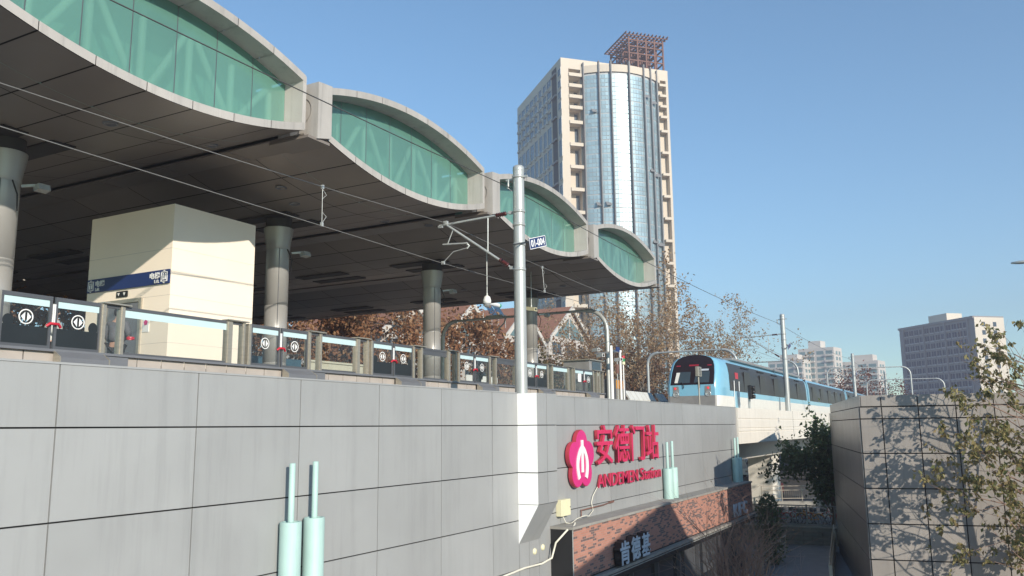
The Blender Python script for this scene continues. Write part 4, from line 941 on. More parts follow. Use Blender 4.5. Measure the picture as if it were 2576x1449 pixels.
# ================================================================== RIGHT PANEL BUILDING
rb = thing('panel_building', 'low building at the right clad in dusty grey panels and shaded by a leafy tree', 'building', (0, 40, G0))
C0 = V((-3.97, 35.8, 0)); DF = V((.9818, .19, 0)).normalized(); DL = V((-.19, .9818, 0))
DL = V((-.206, .9785, 0)).normalized()
rowsR = [(1.13, .69), (.66, .22), (.20, -1.10), (-1.12, -2.42), (-2.44, -3.74), (-3.76, -5.06), (-5.08, -6.38), (-6.40, G0)]
NF = V((DF.y, -DF.x, 0)); NLv = V((-DL.y, DL.x, 0))
b = MB()
for i, (zt, zb) in enumerate(rowsR):
    off = .0 if i else -.06
    xs = [.0+off*-1, .80, 2.1, 3.4, 4.7, 6.0, 7.3, 8.6, 9.9]
    if i >= 4: xs = [.1*0, .80, 2.1, 3.4, 4.7, 6.0, 7.3, 8.6, 9.9]
    for a, c in zip(xs[:-1], xs[1:]):
        m = C0+DF*((a+c)/2)+NF*(.02+off*.8); b.obox((m.x, m.y, (zt+zb)/2), DF*((c-a)/2-.020), NF*.02, (0, 0, (zt-zb)/2-.012))
b.build('front_cladding', 'panel_tan', rb)
b = MB()
for i, (zt, zb) in enumerate(rowsR):
    off = .0 if i else -.06
    for k in range(13):
        a, c = k*1.25+.0, (k+1)*1.25
        m = C0+DL*((a+c)/2)+NLv*(.02+off); b.obox((m.x, m.y, (zt+zb)/2), DL*((c-a)/2-.006), NLv*.02, (0, 0, (zt-zb)/2-.008))
b.build('side_cladding', 'panel_shiny', rb)
b = MB(); q = [C0, C0+DF*9.9, C0+DF*9.9+DL*16.2, C0+DL*16.2]; ce = sum(q, V((0, 0, 0)))/4
b.prism([(p.x+(ce-p).x*.006, p.y+(ce-p).y*.006, G0) for p in q], (0, 0, 1.05-G0)); b.build('core', 'gap', rb)

# ================================================================== WALKWAY AND STREET BELOW
t = thing('retaining_wall', 'dark stone retaining wall closing the sunken walkway', 'wall', (-8.5, 54, G0))
b = MB()
for r in range(4):
    for k in range(9):
        x0 = -14+k*1.1+(r % 2)*.5; b.box(x0+.01, x0+1.09, 53.75, 54.0, G0+r*.25+.008, G0+r*.25+.242)
b.build('stone_course', 'stone_dark', t); box1('coping', 'coping', t, -14, -3.8, 53.7, 54.1, G0+1.0, G0+1.08)
t = thing('street_fence', 'grey bar fence on the retaining wall in front of the parked bicycles', 'fence', (-8.5, 54, G1))
b = MB()
for k in range(44): x = -13.6+k*.2; b.box(x, x+.025, 53.9, 53.925, G1+.12, G1+1.22)
b.build('bars', 'fence_grey', t)
for z in (.12, 1.22): box1('rail', 'fence_grey', t, -13.7, -4.8, 53.88, 53.945, G1+z, G1+z+.06)
for k in range(5): x = -13.6+k*2.1; box1('post', 'fence_grey', t, x, x+.08, 53.86, 53.96, G1+.02, G1+1.32)
def bike(label, loc, rz, mat, first=None):
    if first:
        o = dup(first); o.location = loc; o.rotation_euler.z = rz; o['label'] = label
        for k in kids(o):
            if k.name.startswith('frame') or k.name.startswith('mudguard'):
                k.data = k.data.copy(); k.data.materials[0] = M[mat]
        return o
    t = thing('bicycle', label, 'bicycle', (0, 0, 0), 'bicycles parked behind the grey fence')
    ring = lambda y, r: [(0, y+r*math.cos(a), .33+r*math.sin(a)) for a in [2*math.pi*i/18 for i in range(19)]]
    for y in (-.52, .52):
        b = MB(); b.tube(ring(y, .31), .022, 6, caps=False); w = b.build('wheel', 'rubber', t)
        b = MB()
        for i in range(6): a = math.pi*i/6; b.tube([(0, y-.3*math.cos(a), .33-.3*math.sin(a)), (0, y+.3*math.cos(a), .33+.3*math.sin(a))], .004, 4)
        b.build('spokes', 'galv', w)
        b = MB(); b.tube([(0, y+.345*math.cos(a), .33+.345*math.sin(a)) for a in [math.pi*(.1+.8*i/8) for i in range(9)]], .03, 6); b.build('mudguard', mat, t)
    b = MB()
    for p, q in (((0, -.52, .33), (0, -.05, .30)), ((0, -.05, .30), (0, -.22, .82)), ((0, -.52, .33), (0, -.2, .72)), ((0, -.05, .30), (0, .38, .78)), ((0, -.2, .70), (0, .38, .80)), ((0, .52, .33), (0, .36, .95))): b.tube([p, q], .022, 6)
    b.build('frame', mat, t)
    b = MB(); b.tube([(-.28, .28, 1.0), (-.1, .36, 1.0), (.1, .36, 1.0), (.28, .28, 1.0)], .016, 6); b.build('handlebar', 'galv', t)
    b = MB(); b.obox((0, -.24, .86), (.07, 0, 0), (0, .13, 0), (0, 0, .03)); b.build('saddle', 'black', t)
    b = MB(); b.box(-.16, .16, .48, .78, .72, .95); b.build('basket', 'charcoal', t, .02)
    b = MB(); b.tube([(0, -.05, .30), (.12, -.05, .20)], .014, 5); b.tube([(0, -.05, .30), (-.12, -.05, .40)], .014, 5); b.build('pedal', 'black', t)
    return t
spots = [(-11.3, 'red_paint', 'red bicycle parked at the left end of the row behind the grey fence'), (-10.65, 'letter_grey', 'pale bicycle next to the leftmost red bicycle behind the fence'), (-10.0, 'red_paint', 'red bicycle third from the left behind the grey fence'), (-9.4, 'orange', 'amber bicycle in the middle of the row behind the grey fence'), (-8.75, 'letter_grey', 'pale bicycle right of the amber bicycle behind the fence'), (-8.1, 'red_paint', 'red bicycle second from the right behind the grey fence'), (-7.45, 'red_paint', 'red bicycle parked at the right end of the row by the tree trunk')]
b0 = None
for i, (x, m, lb) in enumerate(spots):
    if b0 is None: b0 = bike(lb, None, 0, m); b0.location = (x, 55.4, G1); b0.rotation_euler.z = R(80)
    else: bike(lb, (x, 55.3+.3*(i % 3), G1), R(80+random.uniform(-14, 14)), m, b0)
# stainless railing and ramp by the pier
t = thing('ramp_railing', 'stainless railing on a raised concrete edge in front of the viaduct pier', 'railing', (-12, 68, G1))
A = V((-14.6, 66, G1)); B_ = V((-10.6, 68, G1)); 
b = MB(); b.bar(A+V((0, 0, .2)), B_+V((0, 0, .2)), .4, .4); b.build('concrete_edge', 'coping', t)
for z in (1.5, 1.2, .6): b = MB(); b.tube([A+V((0, 0, z)), B_+V((0, 0, z))], .03, 6); b.build('rail', 'rail', t)
for k in range(4): p = A.lerp(B_, k/3); b = MB(); b.tube([p+V((0, 0, .3)), p+V((0, 0, 1.52))], .04, 8); b.build('post', 'rail', t)
b = MB()
for k in range(30): p = A.lerp(B_, k/29); b.tube([p+V((0, 0, .6)), p+V((0, 0, 1.2))], .01, 4)
b.build('bars', 'rail', t)
t = thing('walkway_parapet', 'tan parapet with double handrail climbing along the panel building', 'railing', (-7, 46, G0))
A = V((-7.75, 53.0, G0)); B_ = V((-6.1, 40, G0))
b = MB(); b.bar(A+V((0, 0, .5)), B_+V((0, 0, .5)), .15, 1.0); b.build('panel', 'beige', t)
for z in (1.12, 1.30): b = MB(); b.tube([A+V((0, 0, z)), B_+V((0, 0, z))], .035, 6); b.build('handrail', 'rail', t)
for k in range(7): p = A.lerp(B_, k/6); b = MB(); b.tube([p+V((0, 0, 1.0)), p+V((0, 0, 1.32))], .025, 6); b.build('post', 'rail', t)
t = thing('walkway_handrail', 'thin double handrail at the left side of the sunken walkway beside the bare shrub', 'railing', (-9.6, 46, G0))
A = V((-9.9, 50.0, G0)); B_ = V((-9.2, 38, G0))
for z in (.95, .6): b = MB(); b.tube([A+V((0, 0, z)), B_+V((0, 0, z))], .035, 6); b.build('handrail', 'rail', t)
for k in range(7): p = A.lerp(B_, k/6); b = MB(); b.tube([p, p+V((0, 0, .95))], .03, 6); b.build('post', 'rail', t)
def car(name, label, loc, rz, mat, prof, wheels, w=.9, cat='car', win=None):
    t = thing(name, label, cat, loc); t.rotation_euler.z = 0
    Rm = Matrix.Rotation(rz, 3, 'Z')
    def put(b): b.v = [tuple(V(loc)+Rm @ V(p)) for p in b.v]
    b = MB(); b.prism([(-w, y, z) for y, z in prof], (2*w, 0, 0)); put(b); b.build('body', mat, t, .06)
    for y0, y1, z0, z1, sl in win:
        for sg in (-1, 1):
            b = MB(); b.prism([(sg*(w+.006), y0, z0), (sg*(w+.006), y1, z0), (sg*(w+.006), y1-sl, z1), (sg*(w+.006), y0+sl, z1)], (-sg*.02, 0, 0)); put(b); b.build('window', 'window_dark', t)
    for y in wheels:
        for sg in (-1, 1):
            b = MB(); b.lathe((sg*(w-.1), y, .33), [(0, -.11), (.30, -.11), (.33, -.08), (.33, .08), (.30, .11), (.0, .11)], 16, axis='x'); put(b); wl = b.build('wheel', 'rubber', t)
            b = MB(); b.lathe((sg*(w-.1)+sg*.10, y, .33), [(0, sg*.02), (.2, sg*.015), (.21, -.01)], 14, axis='x'); put(b); b.build('rim', 'galv', wl)
    ye = max(p[0] for p in prof); ys = min(p[0] for p in prof)
    for sg in (-1, 1):
        b = MB(); b.box(sg*(w-.3)-.16, sg*(w-.3)+.16, ys-.02, ys+.03, .62, .78); put(b); b.build('headlight', 'lamp_glass', t)
    return t
sedan = [(-2.2, .3), (-2.25, .75), (-1.2, .92), (-.55, 1.42), (.9, 1.45), (1.75, 1.0), (2.2, .95), (2.2, .35)]
car('parked_car', 'white hatchback on the dark street under the viaduct', (-31.5, 140, G1), R(60), 'car_white', sedan, (-1.35, 1.35), .9, win=[(-.95, .1, .95, 1.36, .3), (.15, 1.4, .95, 1.36, .3)])
car('parked_car', 'dark car behind the white hatchback under the viaduct', (-36, 144, G1), R(60), 'car_dark', sedan, (-1.35, 1.35), .9, win=[(-.95, .1, .95, 1.36, .3), (.15, 1.4, .95, 1.36, .3)])
vanp = [(-2.5, .3), (-2.55, 1.0), (-2.1, 1.25), (-1.6, 2.05), (2.5, 2.1), (2.5, .35)]
car('parked_van', 'white van behind the turquoise pipes at the end of the grey wall', (-26.4, 104, G1), R(40), 'car_white', vanp, (-1.6, 1.6), .95, 'van', win=[(-1.95, -.8, 1.2, 1.9, .2), (-.6, 1.9, 1.25, 1.9, .05)])
t = thing('delivery_tricycle', 'red delivery tricycle standing at the corner by the stainless railing', 'tricycle', (-15.2, 74, G1))
b = MB(); b.prism([(-15.9, y, G1+z) for y, z in ((73.0, .4), (73.0, 1.0), (73.3, 1.75), (74.2, 1.8), (74.25, 1.2), (75.2, 1.2), (75.2, .4))], (1.1, 0, 0)); b.build('body', 'red_paint', t, .04)
b = MB(); b.box(-15.8, -14.9, 72.97, 73.02, G1+1.05, G1+1.5); b.build('windscreen', 'window_dark', t); b = MB(); b.box(-14.80, -14.79, 73.4, 74.1, G1+1.1, G1+1.65); b.build('side_window', 'window_dark', t)
for x, y in ((-15.35, 72.95), (-15.85, 74.8), (-14.85, 74.8)):
    b = MB(); b.lathe((x, y, G1+.28), [(0, -.06), (.25, -.06), (.28, 0), (.25, .06), (0, .06)], 14, axis='x'); b.build('wheel', 'rubber', t)
# street lamp at the right edge
t = thing('street_lamp', 'slim street lamp head reaching in at the right edge of the sky', 'street lamp', (9.2, 60.4, G1))
b = MB(); b.tube([(9.2, 60.4, G1), (9.2, 60.4, 8.6), (8.6, 60.3, 9.3), (4.0, 59.9, 9.72)], [.14, .11, .07, .05], 10); b.build('pole', 'galv', t)
b = MB(); b.lathe((0, 0, 0), [(0, -.7), (.10, -.65), (.2, -.2), (.2, .3), (.10, .65), (0, .7)], 12, axis='x'); b.v = [(x+3.45, y+59.85, z*.55+9.75) for x, y, z in b.v]; b.build('lamp_head', 'galv', t)

# ================================================================== BACKGROUND BUILDINGS
def frame3(o, ux, uy):
    o, ux, uy = V(o), V((*ux, 0)).normalized(), V((*uy, 0)).normalized()
    return lambda x, y, z: o+ux*x+uy*y+V((0, 0, z))
def pbox(b, F, x0, x1, y0, y1, z0, z1, mi=0):
    P = [F(x, y, z) for z in (z0, z1) for x, y in ((x0, y0), (x1, y0), (x1, y1), (x0, y1))]
    b.add(P, [(0, 3, 2, 1), (4, 5, 6, 7), (0, 1, 5, 4), (1, 2, 6, 5), (2, 3, 7, 6), (3, 0, 4, 7)], mi)
def split_parts(lst, name, mats, parent, cap=100):
    """lst of MB, largest first: one part each, the rest one stuff part"""
    for b in lst[:cap]: b.build(name, mats, parent)
    if lst[cap:]:
        r = MB()
        for q in lst[cap:]:
            base = len(r.v); r.v += q.v; r.f += [tuple(i+base for i in f) for f in q.f]; r.m += q.m; r.sm += q.sm
        o = r.build(name, mats, parent); o['kind'] = 'stuff'
tw = thing('office_tower', 'tall beige tower with a curved glass front and a rusty steel frame on its roof', 'tower', (-90, 215, G1))
F = frame3((-86.85, 188.5, 0), (.6957, .7183), (-.7183, .6957))   # x along the front, y along the left side
b = MB()
pbox(b, F, 0, 2.1, 0, 37, G1, 95.4); pbox(b, F, 2.1, 5.6, 2.6, 37, G1, 95.4); pbox(b, F, 5.6, 28.4, .9, 37, G1, 95.4); pbox(b, F, 28.4, 30.3, 1.5, 37, G1, 95.4); pbox(b, F, 30.3, 31, 0, 37, G1, 95.4)
pbox(b, F, 2.1, 5.6, 0, 2.6, 92.6, 95.4); pbox(b, F, 5.6, 28.4, 0, .9, 93.6, 95.4); pbox(b, F, 28.4, 30.3, 0, 1.5, 92.4, 95.4)
b.build('wall', 'tower_stone', tw)
lz = [91, 88, 85, 82, 78]+[72-6*k for k in range(13)]
for z in lz:
    b = MB(); pbox(b, F, 2.102, 5.7, -.35, 2.6, z-.45, z+.45); b.build('balcony_slab', 'tower_stone', tw)
    b = MB(); pbox(b, F, 28.3, 30.298, -.35, 1.5, z-.35, z+.35); b.build('balcony_slab', 'tower_stone', tw)
for i, z in enumerate(lz[:-1]):
    b = MB(); zb = lz[i+1]+.5; pbox(b, F, 4.5, 5.4, 2.55, 2.599, zb+.3, z-.8); b.build('balcony_window', 'window_dark', tw)
def bulge(f): u = (f-17)/11; return -4.0*(1-u*u)
b = MB(); nc = 26; nr = 84
for c in range(nc):
    f0, f1 = 6+22*c/nc, 6+22*(c+1)/nc
    for r in range(nr):
        z0 = G1+1.2*r-.3; z1 = z0+1.2
        if z1 > 91.4: continue
        gp = .26 if r % 3 == 0 else .10
        b.face([F(f0+.04, bulge(f0), z0+gp), F(f1-.04, bulge(f1), z0+gp), F(f1-.04, bulge(f1), z1-.04), F(f0+.04, bulge(f0), z1-.04)])
b.build('curtain_wall', 'tower_glass', tw)
b = MB()
for c in range(nc):
    f0, f1 = 6+22*c/nc, 6+22*(c+1)/nc
    b.face([F(f0, bulge(f0)+.12, G1), F(f1, bulge(f1)+.12, G1), F(f1, bulge(f1)+.12, 91.4), F(f0, bulge(f0)+.12, 91.4)])
b.build('curtain_backing', 'spandrel', tw)
b = MB()
for c in range(nc):
    f0, f1 = 5.4+23.2*c/nc, 5.4+23.2*(c+1)/nc; P = []
    for f in (f0, f1):
        u = (f-17)/11.6; yy = -4.3*(1-u*u)
        P.append((f, yy))
    (fa, ya), (fb, yb) = P
    Q = [F(fa, ya, 91.5), F(fb, yb, 91.5), F(fb, .89, 91.5), F(fa, .89, 91.5), F(fa, ya, 93.5), F(fb, yb, 93.5), F(fb, .89, 93.5), F(fa, .89, 93.5)]
    b.add(Q, [(0, 3, 2, 1), (4, 5, 6, 7), (0, 1, 5, 4)])
b.build('curved_band', 'tower_stone', tw)
for f in (6.0, 9.5, 12.4, 17.3, 21.9, 24.4, 26.9):
    b = MB(); y = bulge(f); pbox(b, F, f-.14, f+.14, y-.9, y-.02, G1, 94.4); b.build('mullion_fin', 'mullion', tw)
for f, z in ((8.3, 81), (23, 86), (25.6, 85), (24, 66), (25.8, 65), (8.8, 56), (11, 56), (24, 47), (26, 46.5), (9.0, 49), (23.4, 40)):
    b = MB(); y = bulge(f); P = [F(f-.7, y-.03, z+.5), F(f+.7, y-.03, z+.5), F(f+.7, y-.8, z-.5), F(f-.7, y-.8, z-.5)]; b.face(P); b.face(P[::-1]); b.v = b.v; b.prism(P, (0, 0, .08)); b.build('open_sash', 'mullion', tw)
wins = []
cols_ = [1.1, 9, 12.6, 16.2, 20, 23.6, 27.4, 31, 34.6]
for y in cols_:
    for z0, hh in [(91.2, 1.9), (88.0, 1.9), (85, 1.9), (82, 1.9)]+[(78-6*k-.2, 4.4) for k in range(13)]:
        w = 1.0 if y < 2 else 1.15 + .3*((int(y)) % 2)
        q = MB(); pbox(q, F, -.03, -.001, y-w, y+w, z0-hh+1.4, z0+1.4, 1); pbox(q, F, -.12, -.031, y-w-.16, y-w, z0-hh+1.25, z0+1.55); pbox(q, F, -.12, -.031, y+w, y+w+.16, z0-hh+1.25, z0+1.55)
        pbox(q, F, -.12, -.031, y-w, y+w, z0+1.4, z0+1.55); pbox(q, F, -.12, -.031, y-w, y+w, z0-hh+1.25, z0-hh+1.4); pbox(q, F, -.06, -.031, y-.05, y+.05, z0-hh+1.41, z0+1.39)
        if y > 2: pbox(q, F, -.7, -.13, y+w-.9, y+w-.1, z0-hh+.5, z0-hh+1.1, 0)
        wins.append((z0, y, q))
wins.sort(key=lambda a: (-(a[0] > 26), a[1]))
split_parts([w[2] for w in wins], 'window', ['window_frame', 'window_dark'], tw)
b = MB(); pbox(b, F, -.02, -.001, 3.2, 6.8, G1, 94.2); b.build('recess_shade_sheet', 'soffit_dark', tw)  # dark sheet on the flat side, paints the shade of a notch
for k in range(18): b = MB(); z = 92-6*k; pbox(b, F, -.5, -.021, 3.2, 6.8, z, z+.5) if z > G1 else pbox(b, F, -.5, -.021, 3.2, 6.8, 0, .5); b.build('recess_slab', 'slab_grey', tw) if z > 0 else None
b = MB(); X = [20.2+2.55*i for i in range(5)]; Y = [1.0+3.9*i for i in range(4)]
for x in X:
    for y in Y: pbox(b, F, x-.2, x+.2, y-.2, y+.2, 95.4, 104.6)
for z in (97.6, 99.6, 101.6, 103.4):
    for x in X: pbox(b, F, x-.14, x+.14, Y[0], Y[-1], z, z+.35)
    for y in Y: pbox(b, F, X[0], X[-1], y-.14, y+.14, z+.01, z+.34)
for i in range(12): x = 19.0+1.13*i; pbox(b, F, x-.1, x+.1, -.4, 14.2, 104.9, 105.3)
for i in range(11): y = .3+1.3*i; pbox(b, F, 18.8, 31.7, y-.1, y+.1, 104.6, 104.89)
b.build('steel_frame', 'rust', tw)

def block(name, label, c, yaw, w, d, zt, fl, wall_m, win_m, bands, extra=None, zb=G1):
    t = thing(name, label, 'apartment block', (c[0], c[1], zb)); ux = (math.cos(yaw), math.sin(yaw)); F = frame3((c[0], c[1], 0), ux, (-ux[1], ux[0]))
    b = MB(); pbox(b, F, -w/2, w/2, 0, d, zb, zt); b.build('wall', wall_m, t); n = int((zt-8)/fl)
    for k in range(min(n, 12)):
        z = zt-1.2-fl*(k+1)
        for x0, x1, proj, m in bands:
            q = MB(); pbox(q, F, x0*w, x1*w, -.05, -.004, z+.7, z+fl-.5); q.build('window', win_m, t)
            if proj: q = MB(); pbox(q, F, x0*w-.4, x1*w+.4, -proj, -.06, z-.2, z+.75); q.build('balcony', wall_m, t)
        q = MB(); pbox(q, F, w/2+.004, w/2+.05, d*.25, d*.45, z+.6, z+fl-.7); q.build('window', win_m, t); q = MB(); pbox(q, F, w/2+.004, w/2+.05, d*.6, d*.8, z+.6, z+fl-.7); q.build('window', win_m, t)
    for x0, x1, h in (extra or []): q = MB(); pbox(q, F, x0*w, x1*w, d*.2, d*.8, zt+.002, zt+h); q.build('roof_house', wall_m, t)
    return t
bd = [(-.46, -.30, .9, 0), (-.24, -.06, .9, 0), (.02, .22, 0, 0), (.28, .46, .9, 0)]
block('apartment_block', 'white apartment block at the left of the distant group behind the train', (-86, 462, G1), R(-12), 19, 12, 34, 3.1, 'block_white', 'block_green', bd, [(-.2, .3, 3)])
block('apartment_block', 'tallest white apartment block in the middle of the distant group', (-71.5, 470, G1), R(-12), 19, 12, 40.3, 3.1, 'block_white', 'block_green', bd, [(-.25, .1, 4)])
block('apartment_block', 'white apartment block at the right of the distant group behind a thin mast', (-52.5, 480, G1), R(-12), 21, 12, 33, 3.1, 'block_white', 'block_green', bd, [(-.1, .35, 3.4)])
sl_ = thing('slab_block', 'long grey slab block with blue windows and a sunlit cream end at the right', 'apartment block', (-8, 375, G1))
Pa = V((-24.65, 382.9)); Pb = V((2.6, 352.5)); w_ = (Pb-Pa).length; ux = (Pb-Pa)/w_
F = frame3((Pa.x, Pa.y, 0), ux, (-ux.y, ux.x)); zt = 38.2
b = MB(); pbox(b, F, 0, w_, 0, 13, G1, zt); b.build('wall', 'slab_grey', sl_)
b = MB(); pbox(b, F, w_+.002, w_+.25, .0, 13, G1, zt+.4); b.build('end_wall', 'slab_light', sl_)
b = MB(); pbox(b, F, -.3, w_+.001, -.4, 13.2, zt+.002, zt+.9); b.build('cornice', 'slab_grey', sl_)
b = MB(); pbox(b, F, 14, 24, 3, 10, zt+.92, zt+4.2); b.build('roof_house', 'slab_light', sl_)
wl = []
for k in range(12):
    for i in range(12):
        q = MB(); x = 3.0+i*2.95; z = zt-2.9-k*3.1
        pbox(q, F, x, x+2.2, -.06, -.004, z, z+1.9, 1); pbox(q, F, x-.1, x+2.3, -.30, -.07, z-.55, z-.1, 0); pbox(q, F, x+1.05, x+1.15, -.10, -.061, z, z+1.9, 0); wl.append(q)
split_parts(wl, 'window', ['slab_balcony', 'slab_window'], sl_)
for x in (2.2, 13.9, 25.7, 37.4): q = MB(); pbox(q, F, x, x+.6, -.5, -.001, G1, zt); q.build('pilaster', 'slab_grey', sl_)
for k in range(10): 
    for y in (3, 8): q = MB(); z = zt-3-k*3.1; pbox(q, F, w_+.251, w_+.30, y, y+1.5, z, z+1.7); q.build('end_window', 'window_dark', sl_)
# houses beyond the platform
def gable_house(label, y0, wd, zpk, zev, x=-55, depth=14, solar=False):
    t = thing('gabled_house', label, 'house', (x-depth/2, y0+wd/2, G1), 'gabled houses beyond the platform')
    ym = y0+wd/2
    b = MB(); b.prism([(x, y0, G1), (x, y0+wd, G1), (x, y0+wd, zev), (x, ym, zpk), (x, y0, zev)], (-depth, 0, 0)); b.build('wall', 'house_wall', t)
    for sg in (-1, 1):
        ye = ym+sg*(wd/2+.7); ze = zev-.7*(zpk-zev)/(wd/2)
        b = MB(); b.prism([(x+.5, ym, zpk+.02), (x+.5, ye, ze+.02), (x+.5, ye, ze+.32), (x+.5, ym, zpk+.32)], (-depth-1, 0, 0)); b.build('roof', 'roof_orange', t)
        b = MB(); b.prism([(x+.52, ym, zpk-.35), (x+.52, ye, ze-.35), (x+.52, ye, ze+.36), (x+.52, ym, zpk+.36)], (.22, 0, 0)); b.build('gable_trim', 'block_white', t)
    for sg in (-1, 1):
        yi, yo = ym+sg*.3, ym+sg*wd*.36; hz = zev+.2
        b = MB(); b.prism([(x+.01, yi, hz), (x+.01, yo, hz), (x+.01, yo, hz+.3), (x+.01, yi, zpk-1.6)], (.05, 0, 0)); b.build('gable_window', 'block_green', t)
    for r in range(3):
        z = zev-3.1-r*3.1
        for q in range(3):
            yy = y0+wd*(.08+.32*q); b = MB(); b.box(x+.002, x+.06, yy, yy+wd*.2, z+.5, z+2.3); w = b.build('window', 'window_dark', t)
            b = MB(); b.box(x+.061, x+.12, yy-.1, yy+wd*.2+.1, z+2.301, z+2.45); b.box(x+.061, x+.12, yy-.1, yy+wd*.2+.1, z+.35, z+.5); b.box(x+.061, x+.1, yy+wd*.1-.04, yy+wd*.1+.04, z+.501, z+2.3); b.build('window_frame', 'block_white', w)
    return t
gable_house('pale gabled house seen left of the third column', 72, 11, 14.0, 10.6)
gable_house('pale gabled house with a wide glazed gable right of the third column', 84.5, 11.6, 15.4, 11.2)
gable_house('smaller gabled house behind the nearest catenary mast', 99, 11, 16.6, 12.4)
gable_house('gabled house with white trim right of the nearest catenary mast', 113, 15, 18.6, 13.6)
b = MB(); b.prism([(-57, 86, 9), (-68, 86, 9), (-62.5, 86, 15.0)], (0, 46, 0)); b.box(-67, -58, 86, 132, G1, 9)
tag(b.build('terrace_roof', 'roof_orange'), 'long brown tiled roof behind the gabled houses', 'house')
t = thing('solar_heater', 'solar water heater with a green tank cap on the brown roof', 'solar heater', (-55.5, 97.5, 15))
b = MB(); b.prism([(-54.6, 95.2, 14.6), (-54.6, 97.1, 14.6), (-55.8, 97.1, 16.4), (-55.8, 95.2, 16.4)], (-.1, 0, .08)); b.build('tube_panel', 'solar', t)
b = MB(); b.prism([(-54.6, 97.4, 14.6), (-54.6, 99.3, 14.6), (-55.8, 99.3, 16.4), (-55.8, 97.4, 16.4)], (-.1, 0, .08)); b.build('tube_panel', 'solar', t)
b = MB(); b.cyl((-55.95, 95, 16.6), (-55.95, 99.4, 16.6), .3, 14); b.build('tank', 'white', t); b = MB(); b.cyl((-55.95, 99.41, 16.6), (-55.95, 99.75, 16.6), .32, 14); b.build('tank_cap', 'green_cap', t)
b = MB()
for y in (95.4, 97.2, 99.1): b.tube([(-56, y, 13.4), (-56, y, 16.5)], .04, 5); b.tube([(-54.7, y, 13.4), (-54.7, y, 14.7)], .04, 5)
b.build('stand', 'galv', t)

# ================================================================== TREES
rg = random.Random(11)
def rvec(): 
    while True:
        v = V((rg.uniform(-1, 1), rg.uniform(-1, 1), rg.uniform(-1, 1)))
        if .05 < v.length < 1: return v.normalized()
def branch(mb, p, d, L, r, lev, tips, wob=.25, upb=.12, kids_=3, thin=.62, sides=6):
    n = 4; P = [p]; D = d.normalized(); rs = [r]
    for i in range(n):
        D = (D+rvec()*wob+V((0, 0, upb))).normalized(); P.append(P[-1]+D*(L/n)); rs.append(r*(1-.55*(i+1)/n))
    mb.tube(P, rs, sides if lev > 1 else 4, caps=False)
    if lev <= 0 or L < .25:
        for q in P[1:]: tips.append((q, D))
        return
    if lev == 1:
        for q in P[2:]: tips.append((q, D))
    for k in range(kids_):
        i = rg.randint(1, n) if k else n
        a = rvec(); a = (a-D*a.dot(D)).normalized()
        branch(mb, P[i], (D*.75+a*rg.uniform(.5, 1.0)).normalized(), L*rg.uniform(thin-.1, thin+.12), rs[i]*.68, lev-1, tips, wob, upb, kids_, thin, sides)
def leaf(mb, p, size, droop=0., w=.62):
    d = (rvec()+V((0, 0, -droop))).normalized(); s = d.cross(rvec()).normalized(); nn = d.cross(s); a = p; m = p+d*size*.5+nn*size*.10*rg.uniform(-1, 1); e = p+d*size+nn*size*.22*rg.uniform(-1, 1)
    l = m+s*size*w*.5+nn*size*.16; r = m-s*size*w*.5+nn*size*.16
    base = len(mb.v); mb.v += [tuple(a), tuple(l), tuple(e), tuple(r)]; mb.f += [(base, base+1, base+2), (base, base+2, base+3)]; mb.m += [0, 0]; mb.sm += [False, False]
def tree(name, label, base, h, spread, lmat, nleaf, size, trunk_r=.16, lev=4, bark='bark', group=None, clear=.3, jit=.35, droop=.3, wob=.25, upb=.10, kids_=3, dens=None, thin=.62):
    t = thing(name, label, 'tree', base, group); mb = MB(); tips = []
    b0 = V(base); top = b0+V((rg.uniform(-.1, .1)*h*.2, rg.uniform(-.1, .1)*h*.2, h*clear))
    mb.tube([b0, b0.lerp(top, .5)+V((.06*rg.uniform(-1, 1), .06*rg.uniform(-1, 1), 0)), top], [trunk_r*1.15, trunk_r, trunk_r*.85], 10)
    n = 5
    for k in range(n):
        a = 2*math.pi*k/n+rg.uniform(-.4, .4); d = V((math.cos(a)*spread/h, math.sin(a)*spread/h, .75+.3*rg.random())) if k else V((0, 0, 1))
        branch(mb, top-V((0, 0, h*clear*.25*rg.random() if k else 0)), d, h*.40*rg.uniform(.8, 1.15), trunk_r*.6, lev-1, tips, wob, upb, kids_, thin)
    o = mb.build('trunk', bark, t)
    lf = MB()
    for i in range(nleaf):
        q, d = rg.choice(tips); leaf(lf, q+rvec()*jit*rg.random()*1.4, size*rg.uniform(.6, 1.25), droop)
    lf.build('crown', lmat, t); return t
def ttop(name, label, base, copy_of, sc, rz, group):
    o = dup(copy_of); o.location = base; o.scale = (sc, sc, sc); o.rotation_euler.z = rz; o['label'] = label; o['group'] = group; return o
GP = 'brown plane trees beyond the platform'
pa = tree('plane_tree', 'brown leaved plane tree left of the cream lift shaft', (-48, 29, G1), 18.5, 8, 'leaf_brown', 7000, .44, .28, 4, group=GP, jit=.9)
pb = tree('plane_tree', 'dense brown plane tree right of the second platform column', (-47, 48, G1), 18.5, 9, 'leaf_brown', 7500, .44, .28, 4, group=GP, jit=.9)
ttop('plane_tree', 'brown plane tree hidden mostly behind the lift shaft', (-48, 38, G1), pa, .95, 2.1, GP)
ttop('plane_tree', 'brown plane tree between the second and third columns', (-47, 57, G1), pb, 1.05, 1.2, GP)
ttop('plane_tree', 'brown plane tree just left of the third column', (-46, 67, G1), pa, 1.02, 4.0, GP)
ttop('plane_tree', 'low brown plane tree in front of the glazed gable', (-44, 77, G1), pb, .80, 2.9, GP)
pc_ = tree('plane_tree', 'brown and olive plane tree left of the nearest mast', (-44, 87, G1), 15.2, 8, 'leaf_olive', 4500, .42, .26, 4, group=GP, jit=.9)
ttop('plane_tree', 'brown plane tree behind the nearest catenary mast', (-43, 98, G1), pa, .84, .6, GP)
